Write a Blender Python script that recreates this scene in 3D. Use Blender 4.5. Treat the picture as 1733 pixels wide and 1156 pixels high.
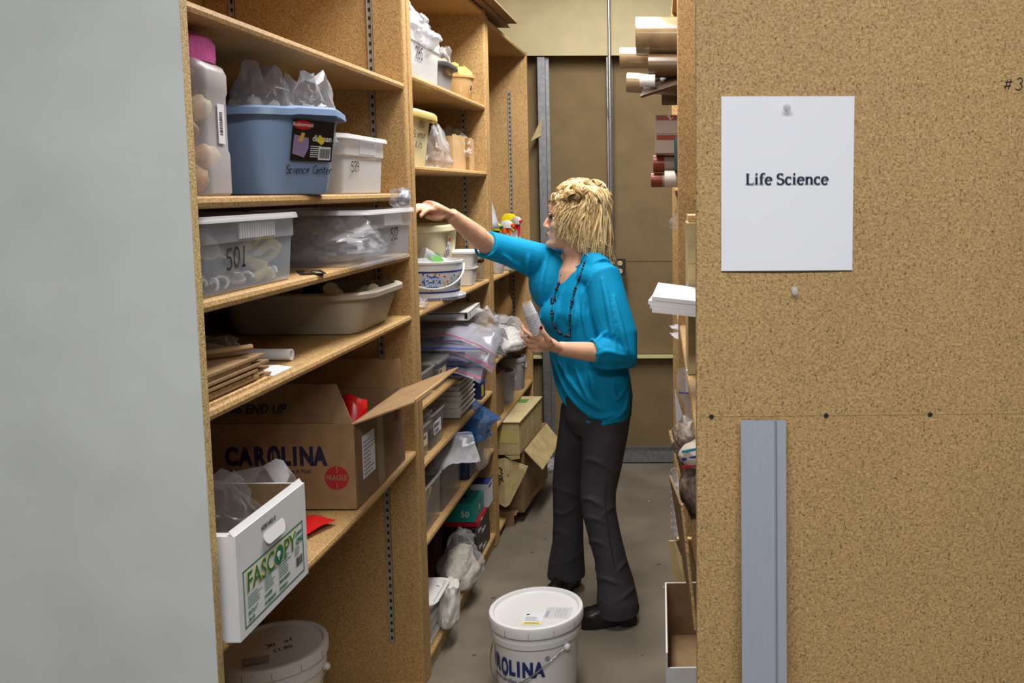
import bpy, bmesh, math, random
from math import sin, cos, pi, radians as RD
from mathutils import Vector, Matrix, noise as NZ

for _o in list(bpy.data.objects):
    bpy.data.objects.remove(_o)
SC = bpy.context.scene
COL = SC.collection

# ---------------------------------------------------------------- camera
F_PX, PX, PY, PITCH, ROLL, EYE = 1500.0, 1150.0, 466.3, RD(5.57), 0.004, 1.64
cam = bpy.data.cameras.new('camera')
cam.sensor_fit = 'HORIZONTAL'
cam.sensor_width = 36.0
cam.lens = F_PX / 1733.0 * 36.0
cam.shift_x = (866.5 - PX) / 1733.0
cam.shift_y = -(578.0 - PY) / 1733.0
cam.clip_start = 0.05
camo = bpy.data.objects.new('camera', cam)
COL.objects.link(camo)
_R = Vector((1, 0, 0)); _F = Vector((0, cos(PITCH), -sin(PITCH))); _U = Vector((0, sin(PITCH), cos(PITCH)))
_r2 = _R * cos(ROLL) - _U * sin(ROLL)
_u2 = _U * cos(ROLL) + _R * sin(ROLL)
camo.matrix_world = Matrix(((_r2.x, _u2.x, -_F.x, 0), (_r2.y, _u2.y, -_F.y, 0), (_r2.z, _u2.z, -_F.z, EYE), (0, 0, 0, 1)))
SC.camera = camo

# ---------------------------------------------------------------- world, lights, exposure
W = bpy.data.worlds.new('room_air'); SC.world = W; W.use_nodes = True
W.node_tree.nodes['Background'].inputs[0].default_value = (0.80, 0.85, 0.92, 1)
W.node_tree.nodes['Background'].inputs[1].default_value = 0.19

def area(name, loc, sx, sy, power, col, rot=(0, 0, 0)):
    l = bpy.data.lights.new(name, 'AREA'); l.shape = 'RECTANGLE'; l.size = sx; l.size_y = sy
    l.energy = power; l.color = col
    o = bpy.data.objects.new(name, l); COL.objects.link(o); o.location = loc; o.rotation_euler = rot
    return o
area('fluorescent_light_front', (-0.05, -0.30, 2.985), 2.2, 0.5, 84, (1.0, 0.98, 0.965))
area('fluorescent_light_aisle', (-0.36, 3.25, 2.985), 0.35, 2.4, 84, (1.0, 0.97, 0.93))
SC.view_settings.view_transform = 'Standard'
SC.view_settings.look = 'None'
SC.view_settings.exposure = 0.0
SC.view_settings.gamma = 1.0
SC.view_settings.use_curve_mapping = False
SC.cycles.transparent_max_bounces = 32

# ---------------------------------------------------------------- helpers
def lin(c):
    return tuple((v / 255 / 12.92 if v / 255 <= 0.04045 else ((v / 255 + 0.055) / 1.055) ** 2.4) for v in c) + (1.0,)

class MB:
    def __init__(s): s.v = []; s.f = []
    def add(s, v, f):
        n = len(s.v); s.v += [tuple(p) for p in v]; s.f += [tuple(i + n for i in q) for q in f]; return s
    def box(s, x0, x1, y0, y1, z0, z1):
        return s.add([(x0, y0, z0), (x1, y0, z0), (x1, y1, z0), (x0, y1, z0), (x0, y0, z1), (x1, y0, z1), (x1, y1, z1), (x0, y1, z1)],
                     [(0, 3, 2, 1), (4, 5, 6, 7), (0, 1, 5, 4), (1, 2, 6, 5), (2, 3, 7, 6), (3, 0, 4, 7)])
    def slab(s, pts, t):
        """four corner points (a quad) given thickness t along its normal"""
        P = [Vector(p) for p in pts]; n = (P[1] - P[0]).cross(P[-1] - P[0]).normalized() * t
        k = len(P); v = P + [p - n for p in P]
        return s.add(v, [tuple(range(k)), tuple(range(2 * k - 1, k - 1, -1))] + [(i, i + k, (i + 1) % k + k, (i + 1) % k) for i in range(k)])
    def loft(s, rings, cap0=True, cap1=True, closed=True):
        n = len(rings[0]); v = [p for r in rings for p in r]; f = []
        for i in range(len(rings) - 1):
            for j in range(n if closed else n - 1):
                a = i * n + j; b = i * n + (j + 1) % n
                f.append((a, b, b + n, a + n))
        if cap0: f.append(tuple(range(n - 1, -1, -1)))
        if cap1: f.append(tuple(range((len(rings) - 1) * n, len(rings) * n)))
        return s.add(v, f)
    def rr(s, prof, a, b, r, n=4, c=(0, 0), cap0=True, cap1=True, warp=None):
        """rounded-rectangle lathe: prof = [(offset, z)...] round half extents a, b and corner radius r"""
        rings = []
        for off, z in prof:
            A, B = max(a + off, .0005), max(b + off, .0005); R = min(max(r + off, .0004), A, B); ring = []
            for k, (sx, sy) in enumerate(((1, 1), (-1, 1), (-1, -1), (1, -1))):
                for i in range(n + 1):
                    t = (k + i / n) * pi / 2
                    p = (c[0] + sx * (A - R) + R * cos(t), c[1] + sy * (B - R) + R * sin(t), z)
                    ring.append(warp(p) if warp else p)
            rings.append(ring)
        return s.loft(rings, cap0, cap1)
    def lathe(s, prof, n=24, c=(0, 0), cap0=True, cap1=True):
        return s.loft([[(c[0] + r * cos(2 * pi * i / n), c[1] + r * sin(2 * pi * i / n), z) for i in range(n)] for r, z in prof], cap0, cap1)
    def tube(s, path, rad, n=8, cap=True, flat=1.0):
        P = [Vector(p) for p in path]
        if not isinstance(rad, (list, tuple)): rad = [rad] * len(P)
        rings = []; up = None
        for i, p in enumerate(P):
            t = (P[min(i + 1, len(P) - 1)] - P[max(i - 1, 0)])
            t = t.normalized() if t.length > 1e-9 else Vector((0, 0, 1))
            if up is None:
                up = Vector((0, 0, 1)) if abs(t.z) < .9 else Vector((1, 0, 0))
            x = t.cross(up)
            x = x.normalized() if x.length > 1e-6 else t.orthogonal().normalized()
            up = x.cross(t).normalized()
            rings.append([p + (x * cos(2 * pi * j / n) + up * sin(2 * pi * j / n) * flat) * rad[i] for j in range(n)])
        return s.loft(rings, cap, cap)
    def ball(s, c, r, nu=12, nv=8, M=None):
        rx, ry, rz = r if isinstance(r, (tuple, list)) else (r, r, r)
        rings = []
        for i in range(nv + 1):
            a = -pi / 2 + pi * i / nv; cr = max(cos(a), .02)
            ring = [Vector((rx * cr * cos(2 * pi * j / nu), ry * cr * sin(2 * pi * j / nu), rz * sin(a))) for j in range(nu)]
            if M: ring = [M @ p for p in ring]
            rings.append([p + Vector(c) for p in ring])
        return s.loft(rings)
    def grid(s, fn, nu, nv):
        v = [fn(i / nu, j / nv) for j in range(nv + 1) for i in range(nu + 1)]
        return s.add(v, [(j * (nu + 1) + i, j * (nu + 1) + i + 1, (j + 1) * (nu + 1) + i + 1, (j + 1) * (nu + 1) + i) for j in range(nv) for i in range(nu)])
    def xf(s, M):
        s.v = [tuple(M @ Vector(p)) for p in s.v]; return s
    def mesh(s, name):
        me = bpy.data.meshes.new(name); me.from_pydata(s.v, [], s.f); me.validate(); me.update(); return me

def obj(name, mb, mat, parent=None, smooth=None, bevel=0, seg=2, loc=None, rot=None, thick=0):
    me = mb.mesh(name) if isinstance(mb, MB) else mb
    if bevel or smooth is not None:
        bm = bmesh.new(); bm.from_mesh(me)
        bmesh.ops.recalc_face_normals(bm, faces=bm.faces)
        if bevel:
            bmesh.ops.bevel(bm, geom=bm.edges[:], offset=bevel, segments=seg, profile=.5, affect='EDGES', clamp_overlap=True)
        bm.to_mesh(me); bm.free()
    me.materials.append(mat)
    if smooth is not None:
        me.polygons.foreach_set('use_smooth', [True] * len(me.polygons))
        if smooth < 180: me.set_sharp_from_angle(angle=RD(smooth))
    o = bpy.data.objects.new(name, me); COL.objects.link(o)
    if parent is not None: o.parent = parent
    if loc is not None: o.location = loc
    if rot is not None: o.rotation_euler = rot
    if thick:
        m = o.modifiers.new('thickness', 'SOLIDIFY'); m.thickness = thick; m.offset = 0
    return o

def tag(o, label=None, cat=None, group=None, kind=None):
    if label: o['label'] = label
    if cat: o['category'] = cat
    if group: o['group'] = group
    if kind: o['kind'] = kind
    return o

def thing(name, label, cat, loc=(0, 0, 0), rz=0.0, group=None):
    o = bpy.data.objects.new(name, None); o.empty_display_size = .05; COL.objects.link(o)
    o.location = loc; o.rotation_euler = (0, 0, rz)
    return tag(o, label, cat, group)

def part(o, label):
    o['label'] = label; return o

def dup(root, loc, rz=None, label=None):
    c = root.copy(); COL.objects.link(c); c.location = loc
    if rz is not None: c.rotation_euler = (c.rotation_euler[0], c.rotation_euler[1], rz)
    if label: c['label'] = label
    for ch in root.children:
        d = ch.copy(); COL.objects.link(d); d.parent = c
        for g in ch.children:
            e = g.copy(); COL.objects.link(e); e.parent = d
    return c

# ---------------------------------------------------------------- materials
MATS = {}
def mat(name, rgb, rough=.5, metal=0.0, spec=.5, var=0.0, scale=30.0, bump=0.0, bscale=None, alpha=1.0, trans=0.0, emit=0, sss=0, rgb2=None, stretch=None):
    if name in MATS: return MATS[name]
    m = bpy.data.materials.new(name); m.use_nodes = True; nt = m.node_tree; b = nt.nodes['Principled BSDF']
    b.inputs['Base Color'].default_value = lin(rgb); b.inputs['Roughness'].default_value = rough
    b.inputs['Metallic'].default_value = metal; b.inputs['Specular IOR Level'].default_value = spec
    b.inputs['Alpha'].default_value = alpha; b.inputs['Transmission Weight'].default_value = trans
    if sss:
        b.inputs['Subsurface Weight'].default_value = sss; b.inputs['Subsurface Radius'].default_value = (.012, .005, .003); b.inputs['Subsurface Scale'].default_value = 1
    if emit:
        b.inputs['Emission Color'].default_value = lin(rgb); b.inputs['Emission Strength'].default_value = emit
    if var or bump or rgb2:
        tc = nt.nodes.new('ShaderNodeTexCoord'); mp = nt.nodes.new('ShaderNodeMapping'); nt.links.new(tc.outputs['Object'], mp.inputs[0])
        if stretch: mp.inputs['Scale'].default_value = stretch
        n = nt.nodes.new('ShaderNodeTexNoise'); n.inputs['Scale'].default_value = scale; n.inputs['Detail'].default_value = 5
        nt.links.new(mp.outputs[0], n.inputs[0])
        if var or rgb2:
            r = nt.nodes.new('ShaderNodeValToRGB'); nt.links.new(n.outputs[0], r.inputs[0])
            lo = lin([max(0, c * (1 - var)) for c in rgb]) if not rgb2 else lin(rgb)
            hi = lin([min(255, c * (1 + var)) for c in rgb]) if not rgb2 else lin(rgb2)
            r.color_ramp.elements[0].position = .32; r.color_ramp.elements[1].position = .68
            r.color_ramp.elements[0].color = lo; r.color_ramp.elements[1].color = hi
            nt.links.new(r.outputs[0], b.inputs['Base Color'])
        if bump:
            n2 = n
            if bscale:
                n2 = nt.nodes.new('ShaderNodeTexNoise'); n2.inputs['Scale'].default_value = bscale; n2.inputs['Detail'].default_value = 4; nt.links.new(mp.outputs[0], n2.inputs[0])
            bp = nt.nodes.new('ShaderNodeBump'); bp.inputs['Strength'].default_value = bump; bp.inputs['Distance'].default_value = .004
            nt.links.new(n2.outputs[0], bp.inputs['Height']); nt.links.new(bp.outputs[0], b.inputs['Normal'])
    MATS[name] = m
    return m

def clear(name, rgb, alpha, rough=.25, film=.0):
    """thin see-through plastic: a mix of straight transparency and a tinted glossy skin"""
    if name in MATS: return MATS[name]
    m = bpy.data.materials.new(name); m.use_nodes = True; nt = m.node_tree; b = nt.nodes['Principled BSDF']; out = nt.nodes['Material Output']
    b.inputs['Base Color'].default_value = lin(rgb); b.inputs['Roughness'].default_value = rough; b.inputs['Specular IOR Level'].default_value = .7
    t = nt.nodes.new('ShaderNodeBsdfTransparent'); t.inputs[0].default_value = (.97, .97, .98, 1)
    lw = nt.nodes.new('ShaderNodeLayerWeight'); lw.inputs[0].default_value = .35
    mr = nt.nodes.new('ShaderNodeMapRange'); mr.inputs['To Min'].default_value = alpha; mr.inputs['To Max'].default_value = min(1, alpha + .45 + film)
    nt.links.new(lw.outputs['Facing'], mr.inputs[0])
    mx = nt.nodes.new('ShaderNodeMixShader'); nt.links.new(mr.outputs[0], mx.inputs[0]); nt.links.new(t.outputs[0], mx.inputs[1]); nt.links.new(b.outputs[0], mx.inputs[2])
    nt.links.new(mx.outputs[0], out.inputs[0])
    MATS[name] = m
    return m

def chipboard(name, dark, mid, light, s=1.0, bump=.25, stretch=(1, 1, 1), blotch=.12, speck=.5):
    m = bpy.data.materials.new(name); m.use_nodes = True; nt = m.node_tree; b = nt.nodes['Principled BSDF']
    b.inputs['Roughness'].default_value = .62; b.inputs['Specular IOR Level'].default_value = .3
    tc = nt.nodes.new('ShaderNodeTexCoord'); mp = nt.nodes.new('ShaderNodeMapping'); mp.inputs['Scale'].default_value = stretch
    nt.links.new(tc.outputs['Object'], mp.inputs[0])
    wn = nt.nodes.new('ShaderNodeTexNoise'); wn.inputs['Scale'].default_value = 210 * s; wn.inputs['Detail'].default_value = 3; wn.inputs['Roughness'].default_value = .65
    nt.links.new(mp.outputs[0], wn.inputs[0])
    vo = nt.nodes.new('ShaderNodeTexVoronoi'); vo.inputs['Scale'].default_value = 230 * s
    nt.links.new(mp.outputs[0], vo.inputs[0])
    r = nt.nodes.new('ShaderNodeValToRGB'); nt.links.new(wn.outputs[0], r.inputs[0]); e = r.color_ramp.elements
    e[0].position = .26; e[0].color = lin(dark); e[1].position = .78; e[1].color = lin(light)
    q = e.new(.44); q.color = lin(mid); q = e.new(.60); q.color = lin([(a + c) / 2 for a, c in zip(mid, light)])
    # chips: each voronoi cell a little lighter or darker
    hs = nt.nodes.new('ShaderNodeSeparateColor'); nt.links.new(vo.outputs['Color'], hs.inputs[0])
    mr = nt.nodes.new('ShaderNodeMapRange'); mr.inputs['To Min'].default_value = .86; mr.inputs['To Max'].default_value = 1.12
    nt.links.new(hs.outputs[0], mr.inputs[0])
    bl = nt.nodes.new('ShaderNodeTexNoise'); bl.inputs['Scale'].default_value = 3.0; bl.inputs['Detail'].default_value = 3; nt.links.new(tc.outputs['Object'], bl.inputs[0])
    mr2 = nt.nodes.new('ShaderNodeMapRange'); mr2.inputs['From Min'].default_value = .3; mr2.inputs['From Max'].default_value = .7
    mr2.inputs['To Min'].default_value = 1 - blotch; mr2.inputs['To Max'].default_value = 1 + blotch * .6; nt.links.new(bl.outputs[0], mr2.inputs[0])
    mu = nt.nodes.new('ShaderNodeMath'); mu.operation = 'MULTIPLY'; nt.links.new(mr.outputs[0], mu.inputs[0]); nt.links.new(mr2.outputs[0], mu.inputs[1])
    vm = nt.nodes.new('ShaderNodeVectorMath'); vm.operation = 'SCALE'; nt.links.new(r.outputs[0], vm.inputs[0]); nt.links.new(mu.outputs[0], vm.inputs['Scale'])
    nt.links.new(vm.outputs[0], b.inputs['Base Color'])
    # scattered dark specks and pale slivers
    sp = nt.nodes.new('ShaderNodeTexNoise'); sp.inputs['Scale'].default_value = 330 * s; sp.inputs['Detail'].default_value = 1.5
    mp2 = nt.nodes.new('ShaderNodeMapping'); mp2.inputs['Scale'].default_value = (1, 1, .55); mp2.inputs['Rotation'].default_value = (.3, .7, .5)
    nt.links.new(tc.outputs['Object'], mp2.inputs[0]); nt.links.new(mp2.outputs[0], sp.inputs[0])
    sr = nt.nodes.new('ShaderNodeValToRGB'); nt.links.new(sp.outputs[0], sr.inputs[0]); se = sr.color_ramp.elements
    se[0].position = .30; se[0].color = (speck, speck, speck, 1); se[1].position = .74; se[1].color = (1.22, 1.22, 1.2, 1)
    q = se.new(.37); q.color = (1, 1, 1, 1); q = se.new(.66); q.color = (1, 1, 1, 1)
    vx = nt.nodes.new('ShaderNodeVectorMath'); vx.operation = 'MULTIPLY'; nt.links.new(vm.outputs[0], vx.inputs[0]); nt.links.new(sr.outputs[0], vx.inputs[1]); nt.links.new(vx.outputs[0], b.inputs['Base Color'])
    bp = nt.nodes.new('ShaderNodeBump'); bp.inputs['Strength'].default_value = bump; bp.inputs['Distance'].default_value = .002
    nt.links.new(wn.outputs[0], bp.inputs['Height']); nt.links.new(bp.outputs[0], b.inputs['Normal'])
    return m

BOARD = chipboard('particle_board', (110, 82, 46), (178, 142, 92), (210, 178, 126))
PANEL = chipboard('particle_board_panel', (104, 78, 46), (170, 138, 90), (206, 178, 130), s=.95, bump=.12, stretch=(1, 1, 1.3), blotch=.07, speck=.42)
EDGE = chipboard('raw_board_edge', (120, 92, 48), (196, 168, 112), (230, 208, 158), s=1.3, bump=.8)
LAM = mat('white_laminate', (196, 200, 198), .42, var=.03, scale=5, rgb2=None)
GALV = mat('galvanised_steel', (150, 154, 158), .45, metal=.75, var=.08, scale=40)
STEELD = mat('dark_steel', (70, 68, 66), .45, metal=.6)
CHROME = mat('bright_metal', (205, 205, 205), .25, metal=.9)
BLACK = mat('black_plastic', (18, 18, 20), .4)
INK = mat('black_ink', (16, 16, 22), .7)
PAPER = mat('white_paper', (226, 229, 236), .75)
PAPER2 = mat('copy_paper', (236, 237, 242), .8)
CREAM = mat('cream_plastic', (226, 218, 180), .45)
CARD = mat('brown_cardboard', (152, 121, 84), .8, var=.06, scale=25, bump=.06, bscale=120)
CARDD = mat('brown_cardboard_dull', (134, 106, 74), .8, var=.07, scale=22, bump=.06, bscale=120)
CARDT = mat('tan_cardboard', (186, 166, 118), .8, var=.08, scale=18, bump=.08, bscale=90)
FLUTE = mat('cardboard_cut_edge', (196, 164, 112), .85, var=.25, scale=160)
WBOX = mat('white_box_card', (214, 217, 220), .6, var=.02, scale=14, bump=.04, bscale=40)
WPL = mat('white_plastic', (232, 233, 236), .38)
CLEARBIN = clear('clear_bin_plastic', (200, 208, 222), .20, .3)
CLEARBIN2 = clear('frosted_bin_plastic', (228, 230, 234), .36, .35)
JARPL = clear('frosted_jar_plastic', (230, 226, 230), .26, .35)
BAGPL = clear('clear_bag_film', (220, 222, 228), .08, .10)
BAGW = clear('cloudy_bag_film', (226, 228, 234), .16, .12)
GLASSY = clear('smoky_clear_plastic', (166, 164, 158), .15, .15)
# ---------------------------------------------------------------- lettering
def text(body, size, loc, rot, mt, parent=None, name='lettering', bold=0.0, sx=1.0, shear=0.0, align='LEFT', thick=.0003, warp=None, spacing=1.0, line=1.0):
    cu = bpy.data.curves.new('t', 'FONT'); cu.body = body; cu.size = size; cu.offset = bold; cu.shear = shear
    cu.align_x = align; cu.space_character = spacing; cu.space_line = line; cu.resolution_u = 3; cu.extrude = thick
    o = bpy.data.objects.new('t', cu); COL.objects.link(o)
    me = bpy.data.meshes.new_from_object(o.evaluated_get(bpy.context.evaluated_depsgraph_get()))
    bpy.data.objects.remove(o); bpy.data.curves.remove(cu)
    for v in me.vertices:
        v.co.x *= sx
        if warp: v.co = warp(v.co)
    me.materials.clear(); me.materials.append(mt); me.name = name
    ob = bpy.data.objects.new(name, me); COL.objects.link(ob); ob.parent = parent; ob.location = loc; ob.rotation_euler = rot
    return ob
FRONT = (pi / 2, 0, 0)            # reads from -Y
SIDE = (pi / 2, 0, pi / 2)        # reads from the aisle (+X)
FLAT = (0, 0, 0)

def arc(cx, cy, rx, ry, a0, a1, n=10):
    return [(cx + rx * cos(RD(a0 + (a1 - a0) * i / n)), cy + ry * sin(RD(a0 + (a1 - a0) * i / n))) for i in range(n + 1)]
# hand lettering: every glyph is a list of pen strokes in a box about .6 wide and 1 high
PEN = {
    '0': [arc(.3, .5, .25, .48, 80, 440)], '1': [[(.3, 1), (.28, 0)], [(.12, .02), (.46, .03)]],
    '2': [arc(.3, .72, .24, .26, 170, -40) + [(.05, .02), (.58, .04)]],
    '3': [arc(.28, .75, .24, .24, 150, -80) + arc(.28, .26, .28, .27, 80, -150)],
    '5': [[(.55, .98), (.12, .95), (.08, .58)] + arc(.27, .3, .26, .29, 110, -140)],
    '8': [arc(.3, .74, .2, .23, -90, 270) + arc(.3, .26, .25, .26, 90, -270)],
    '9': [arc(.3, .72, .22, .25, 20, 380) + [(.5, .3), (.42, 0)]],
    '#': [[(.2, .9), (.1, .1)], [(.48, .92), (.36, .08)], [(0, .66), (.62, .72)], [(-.04, .32), (.56, .38)]],
    'S': [arc(.32, .74, .24, .24, 40, 270) + arc(.3, .25, .26, .25, 90, -150)],
    'C': [arc(.36, .5, .32, .48, 50, 310)], 'K': [[(.08, 1), (.08, 0)], [(.55, .95), (.1, .45), (.55, 0)]],
    'B': [[(.08, 0), (.08, 1)] + arc(.1, .76, .38, .24, 90, -90) + arc(.1, .26, .44, .26, 90, -90)],
    'T': [[(0, .96), (.62, 1)], [(.32, .97), (.3, 0)]], 'G': [arc(.34, .5, .3, .48, 55, 330) + [(.62, .42), (.36, .42)]],
    'c': [arc(.26, .3, .22, .29, 50, 310)], 'i': [[(.2, .6), (.2, .02)], [(.2, .84), (.22, .86)]],
    'e': [[(.06, .32), (.46, .34)] + arc(.27, .3, .21, .29, 10, 310)],
    'n': [[(.08, .6), (.08, 0)], [(.08, .4)] + arc(.27, .38, .18, .22, 160, 0) + [(.45, 0)]],
    't': [[(.2, .95), (.2, .1), (.36, 0)], [(.02, .62), (.42, .64)]], 'r': [[(.1, .6), (.1, 0)], [(.1, .36)] + arc(.3, .4, .2, .2, 170, 50)],
    's': [arc(.24, .45, .17, .15, 40, 260) + arc(.22, .16, .19, .16, 90, -140)],
    'a': [arc(.24, .28, .2, .27, 40, 330), [(.46, .58), (.46, 0)]], 'l': [[(.15, 1), (.16, 0)]], 'd': [arc(.22, .28, .2, .27, 30, 330), [(.44, 1), (.43, 0)]],
    'o': [arc(.26, .3, .22, .29, 90, 450)], 'p': [[(.08, .6), (.08, -.35)], arc(.26, .3, .2, .28, 170, -170)], 'k': [[(.08, 1), (.08, 0)], [(.4, .6), (.1, .28), (.44, 0)]],
    'u': [[(.06, .6)] + arc(.25, .22, .19, .21, 180, 360) + [(.44, .6), (.46, 0)]], 'g': [arc(.24, .3, .2, .28, 40, 330), [(.44, .58), (.44, -.2), (.2, -.36)]],
    ' ': []}
def strokes_mesh(lines, w, thin=None, z=.0003):
    mb = MB()
    for L in lines:
        P = [Vector((x, y, 0)) for x, y in L]; rings = []
        for i, p in enumerate(P):
            t = (P[min(i + 1, len(P) - 1)] - P[max(i - 1, 0)]).normalized()
            ww = w if thin is None else thin + (w - thin) * abs(t.y) ** 1.3
            nrm = Vector((-t.y, t.x, 0)) * ww / 2
            rings.append([p + nrm, p - nrm])
        mb.loft([[(a.x, a.y, z), (b.x, b.y, z)] for a, b in rings], False, False, closed=False)
    return mb
def hand(s, h, loc, rot, parent, w=.12, slant=.12, mt=None, name='handwriting', seed=1, adv=.72):
    rd = random.Random(seed); x = 0; lines = []
    for ch in s:
        dy = rd.uniform(-.04, .04)
        for st in PEN.get(ch, []):
            lines.append([((x + px + py * slant) * h, (py + dy) * h) for px, py in st])
        x += {'i': .4, 'l': .36, 't': .5, 'r': .5, ' ': .5, '1': .5}.get(ch, adv)
    return obj(name, strokes_mesh(lines, w * h), mt or INK, parent, loc=loc, rot=rot)
# printed serif face for the sign: thick uprights, thin horizontals, slab feet
SERIF = {
    'L': ([[(.13, .7), (.13, 0)], [(.13, .02), (.5, .02)]], [(0, .67, .27, .7), (0, 0, .5, .045), (.465, 0, .5, .17)], .54),
    'i': ([[(.13, .48), (.13, 0)]], [(.02, .445, .16, .48), (.0, 0, .27, .035), (.07, .6, .19, .72)], .30),
    'f': ([[(.13, 0), (.13, .55)] + arc(.27, .57, .14, .14, 180, 50, 6)], [(0, 0, .28, .035), (0, .445, .31, .48)], .34),
    'e': ([[(.07, .27), (.4, .27)] + arc(.235, .24, .18, .235, 8, 320, 16)], [], .48),
    'S': ([arc(.24, .525, .17, .16, 35, 265, 12) + arc(.235, .185, .19, .18, 85, -150, 12)], [(.37, .52, .405, .7), (.03, 0, .065, .2)], .52),
    'c': ([arc(.235, .24, .18, .235, 45, 315, 16)], [(.345, .33, .385, .46)], .44),
    'n': ([[(.12, .48), (.12, 0)], [(.12, .36)] + arc(.28, .33, .14, .13, 150, 0, 8) + [(.42, 0)]], [(0, .445, .14, .48), (0, 0, .24, .035), (.31, 0, .54, .035)], .56),
    ' ': ([], [], .24)}
def serif(s, h, loc, rot, parent, mt):
    x = 0; k = h / .7; mb = MB()
    for ch in s:
        st, bars, adv = SERIF[ch]
        m = strokes_mesh([[((x + a) * k, b * k) for a, b in L] for L in st], .135 * k, .062 * k); mb.add(m.v, m.f)
        for a, b, c, d in bars: mb.add([((x + a) * k, b * k, .0003), ((x + c) * k, b * k, .0003), ((x + c) * k, d * k, .0003), ((x + a) * k, d * k, .0003)], [(0, 1, 2, 3)])
        x += adv
    return obj('lettering', mb, mt, parent, loc=loc, rot=rot), x * k

def flat(name, w, h, loc, rot, mt, parent, t=.0006):
    """a thin printed label of width w and height h, lower left corner at loc"""
    return obj(name, MB().box(0, w, 0, h, 0, t), mt, parent, loc=loc, rot=rot)
def lines_print(n, w, h, loc, rot, parent, mt, seed=0, name='fine_print', lw=.35, words=True):
    rd = random.Random(seed); mb = MB(); dh = h / n
    for i in range(n):
        x = 0; end = w * rd.uniform(.6, 1)
        while x < end:
            l = rd.uniform(.08, .25) * w if words else end
            l = min(l, end - x)
            mb.add([(x, i * dh, 0), (x + l, i * dh, 0), (x + l, i * dh + dh * lw, 0), (x, i * dh + dh * lw, 0)], [(0, 1, 2, 3)])
            x += l + .02 * w
    return obj(name, mb, mt, parent, loc=loc, rot=rot)
def barcode(w, h, loc, rot, parent, seed=0):
    rd = random.Random(seed); mb = MB(); x = 0
    while x < w * .97:
        l = rd.choice((.015, .03, .045)) * w
        mb.add([(x, 0, 0), (x + l, 0, 0), (x + l, h, 0), (x, h, 0)], [(0, 1, 2, 3)]); x += l + rd.choice((.015, .03)) * w
    return obj('barcode', mb, INK, parent, loc=loc, rot=rot)
def disc(name, r, loc, rot, mt, parent, n=28, t=.0004, ell=1.0):
    return obj(name, MB().loft([[(r * cos(2 * pi * i / n), r * ell * sin(2 * pi * i / n), z) for i in range(n)] for z in (0, t)]), mt, parent, loc=loc, rot=rot)

# ---------------------------------------------------------------- the setting
def struct(name, mb, mt, label, **k):
    o = obj(name, mb, mt, **k); o['kind'] = 'structure'; o['label'] = label; return o
CONC = mat('worn_concrete', (116, 107, 94), .55, var=.13, scale=3.2, bump=.12, bscale=60)
DRYW = mat('painted_drywall', (196, 184, 146), .75, var=.03, scale=9, bump=.05, bscale=260)
DRYB = mat('bare_drywall_backing', (128, 108, 76), .85, var=.05, scale=6, bump=.08, bscale=240)
floor = struct('floor', MB().box(-2.2, 2.4, -1.6, 5.42, -.06, 0), CONC, 'worn grey-brown concrete floor of the aisle')
rd = random.Random(5)
for i in range(26):     # small scuffs, spots and crumbs of dirt on the concrete
    x, y = rd.uniform(-.78, -.06), rd.uniform(2.3, 4.6); r = rd.uniform(.003, .012)
    disc('floor_spot', r, (x, y, .0004), (0, 0, rd.uniform(0, 3)), mat('floor_spot_dark', (84, 76, 66), .7) if i % 5 else mat('floor_spot_pale', (176, 168, 154), .7), floor, n=9, ell=rd.uniform(.5, 1))
struct('ceiling', MB().box(-2.2, 2.4, -1.6, 5.42, 3.05, 3.1), mat('ceiling_tile', (205, 203, 196), .9), 'pale ceiling over the store room')
wb = struct('wall_back', MB().box(-2.2, 2.4, 5.30, 5.42, 0, 3.05), DRYB, 'bare brown drywall backing behind exposed steel studs')
part(obj('upper_drywall', MB().box(-2.2, 2.4, 5.185, 5.20, 2.405, 3.05), DRYW, wb), 'cream painted drywall above the open studs')
def stud(x, z0, z1, lean=0.0, w=.04):
    """C-section galvanised stud between the bare drywall and the room"""
    mb = MB()
    for (a, b, c, d) in ((0, w, 5.20, 5.204), (0, .003, 5.20, 5.30), (0, w, 5.296, 5.30), (w - .003, w, 5.204, 5.215)):
        mb.box(x + a, x + b, c, d, z0, z1)
    mb.v = [(p[0] + lean * (z1 - p[2]), p[1], p[2]) for p in mb.v]
    return part(obj('steel_stud', mb, GALV, wb), 'galvanised C-section wall stud')
stud(-.818, .03, 2.40, -.0, .046); stud(-.419, .03, 2.40, .0, .03); stud(-1.25, .03, 2.40); stud(-.02, .03, 2.40)
obj('stud_lip', MB().box(-.772, -.752, 5.225, 5.228, .03, 2.40), GALV, wb)
part(obj('floor_track', MB().box(-2.0, 2.2, 5.196, 5.30, 0, .006).box(-2.0, 2.2, 5.196, 5.199, 0, .075).box(-2.0, 2.2, 5.29, 5.30, 0, .07), GALV, wb), 'galvanised floor track')
part(obj('bridging_channel', MB().box(-1.9, 2.2, 5.235, 5.29, .632, .644), mat('lit_channel', (226, 220, 170), .4, metal=.2), wb), 'horizontal bridging channel, caught light painted on it')  # pale yellow puts the light caught by the steel's top edge into the colour
part(obj('drywall_joint', MB().box(-.36, 2.2, 5.2985, 5.2995, 1.208, 1.212), mat('joint_line', (104, 88, 62), .9), wb), 'thin joint line in the bare drywall')
part(obj('paper_scrap', MB().slab([(-.86, 5.19, 1.92), (-.80, 5.19, 1.95), (-.79, 5.19, 2.06)], .001), CARDT, wb), 'torn paper scrap by the stud')
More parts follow.
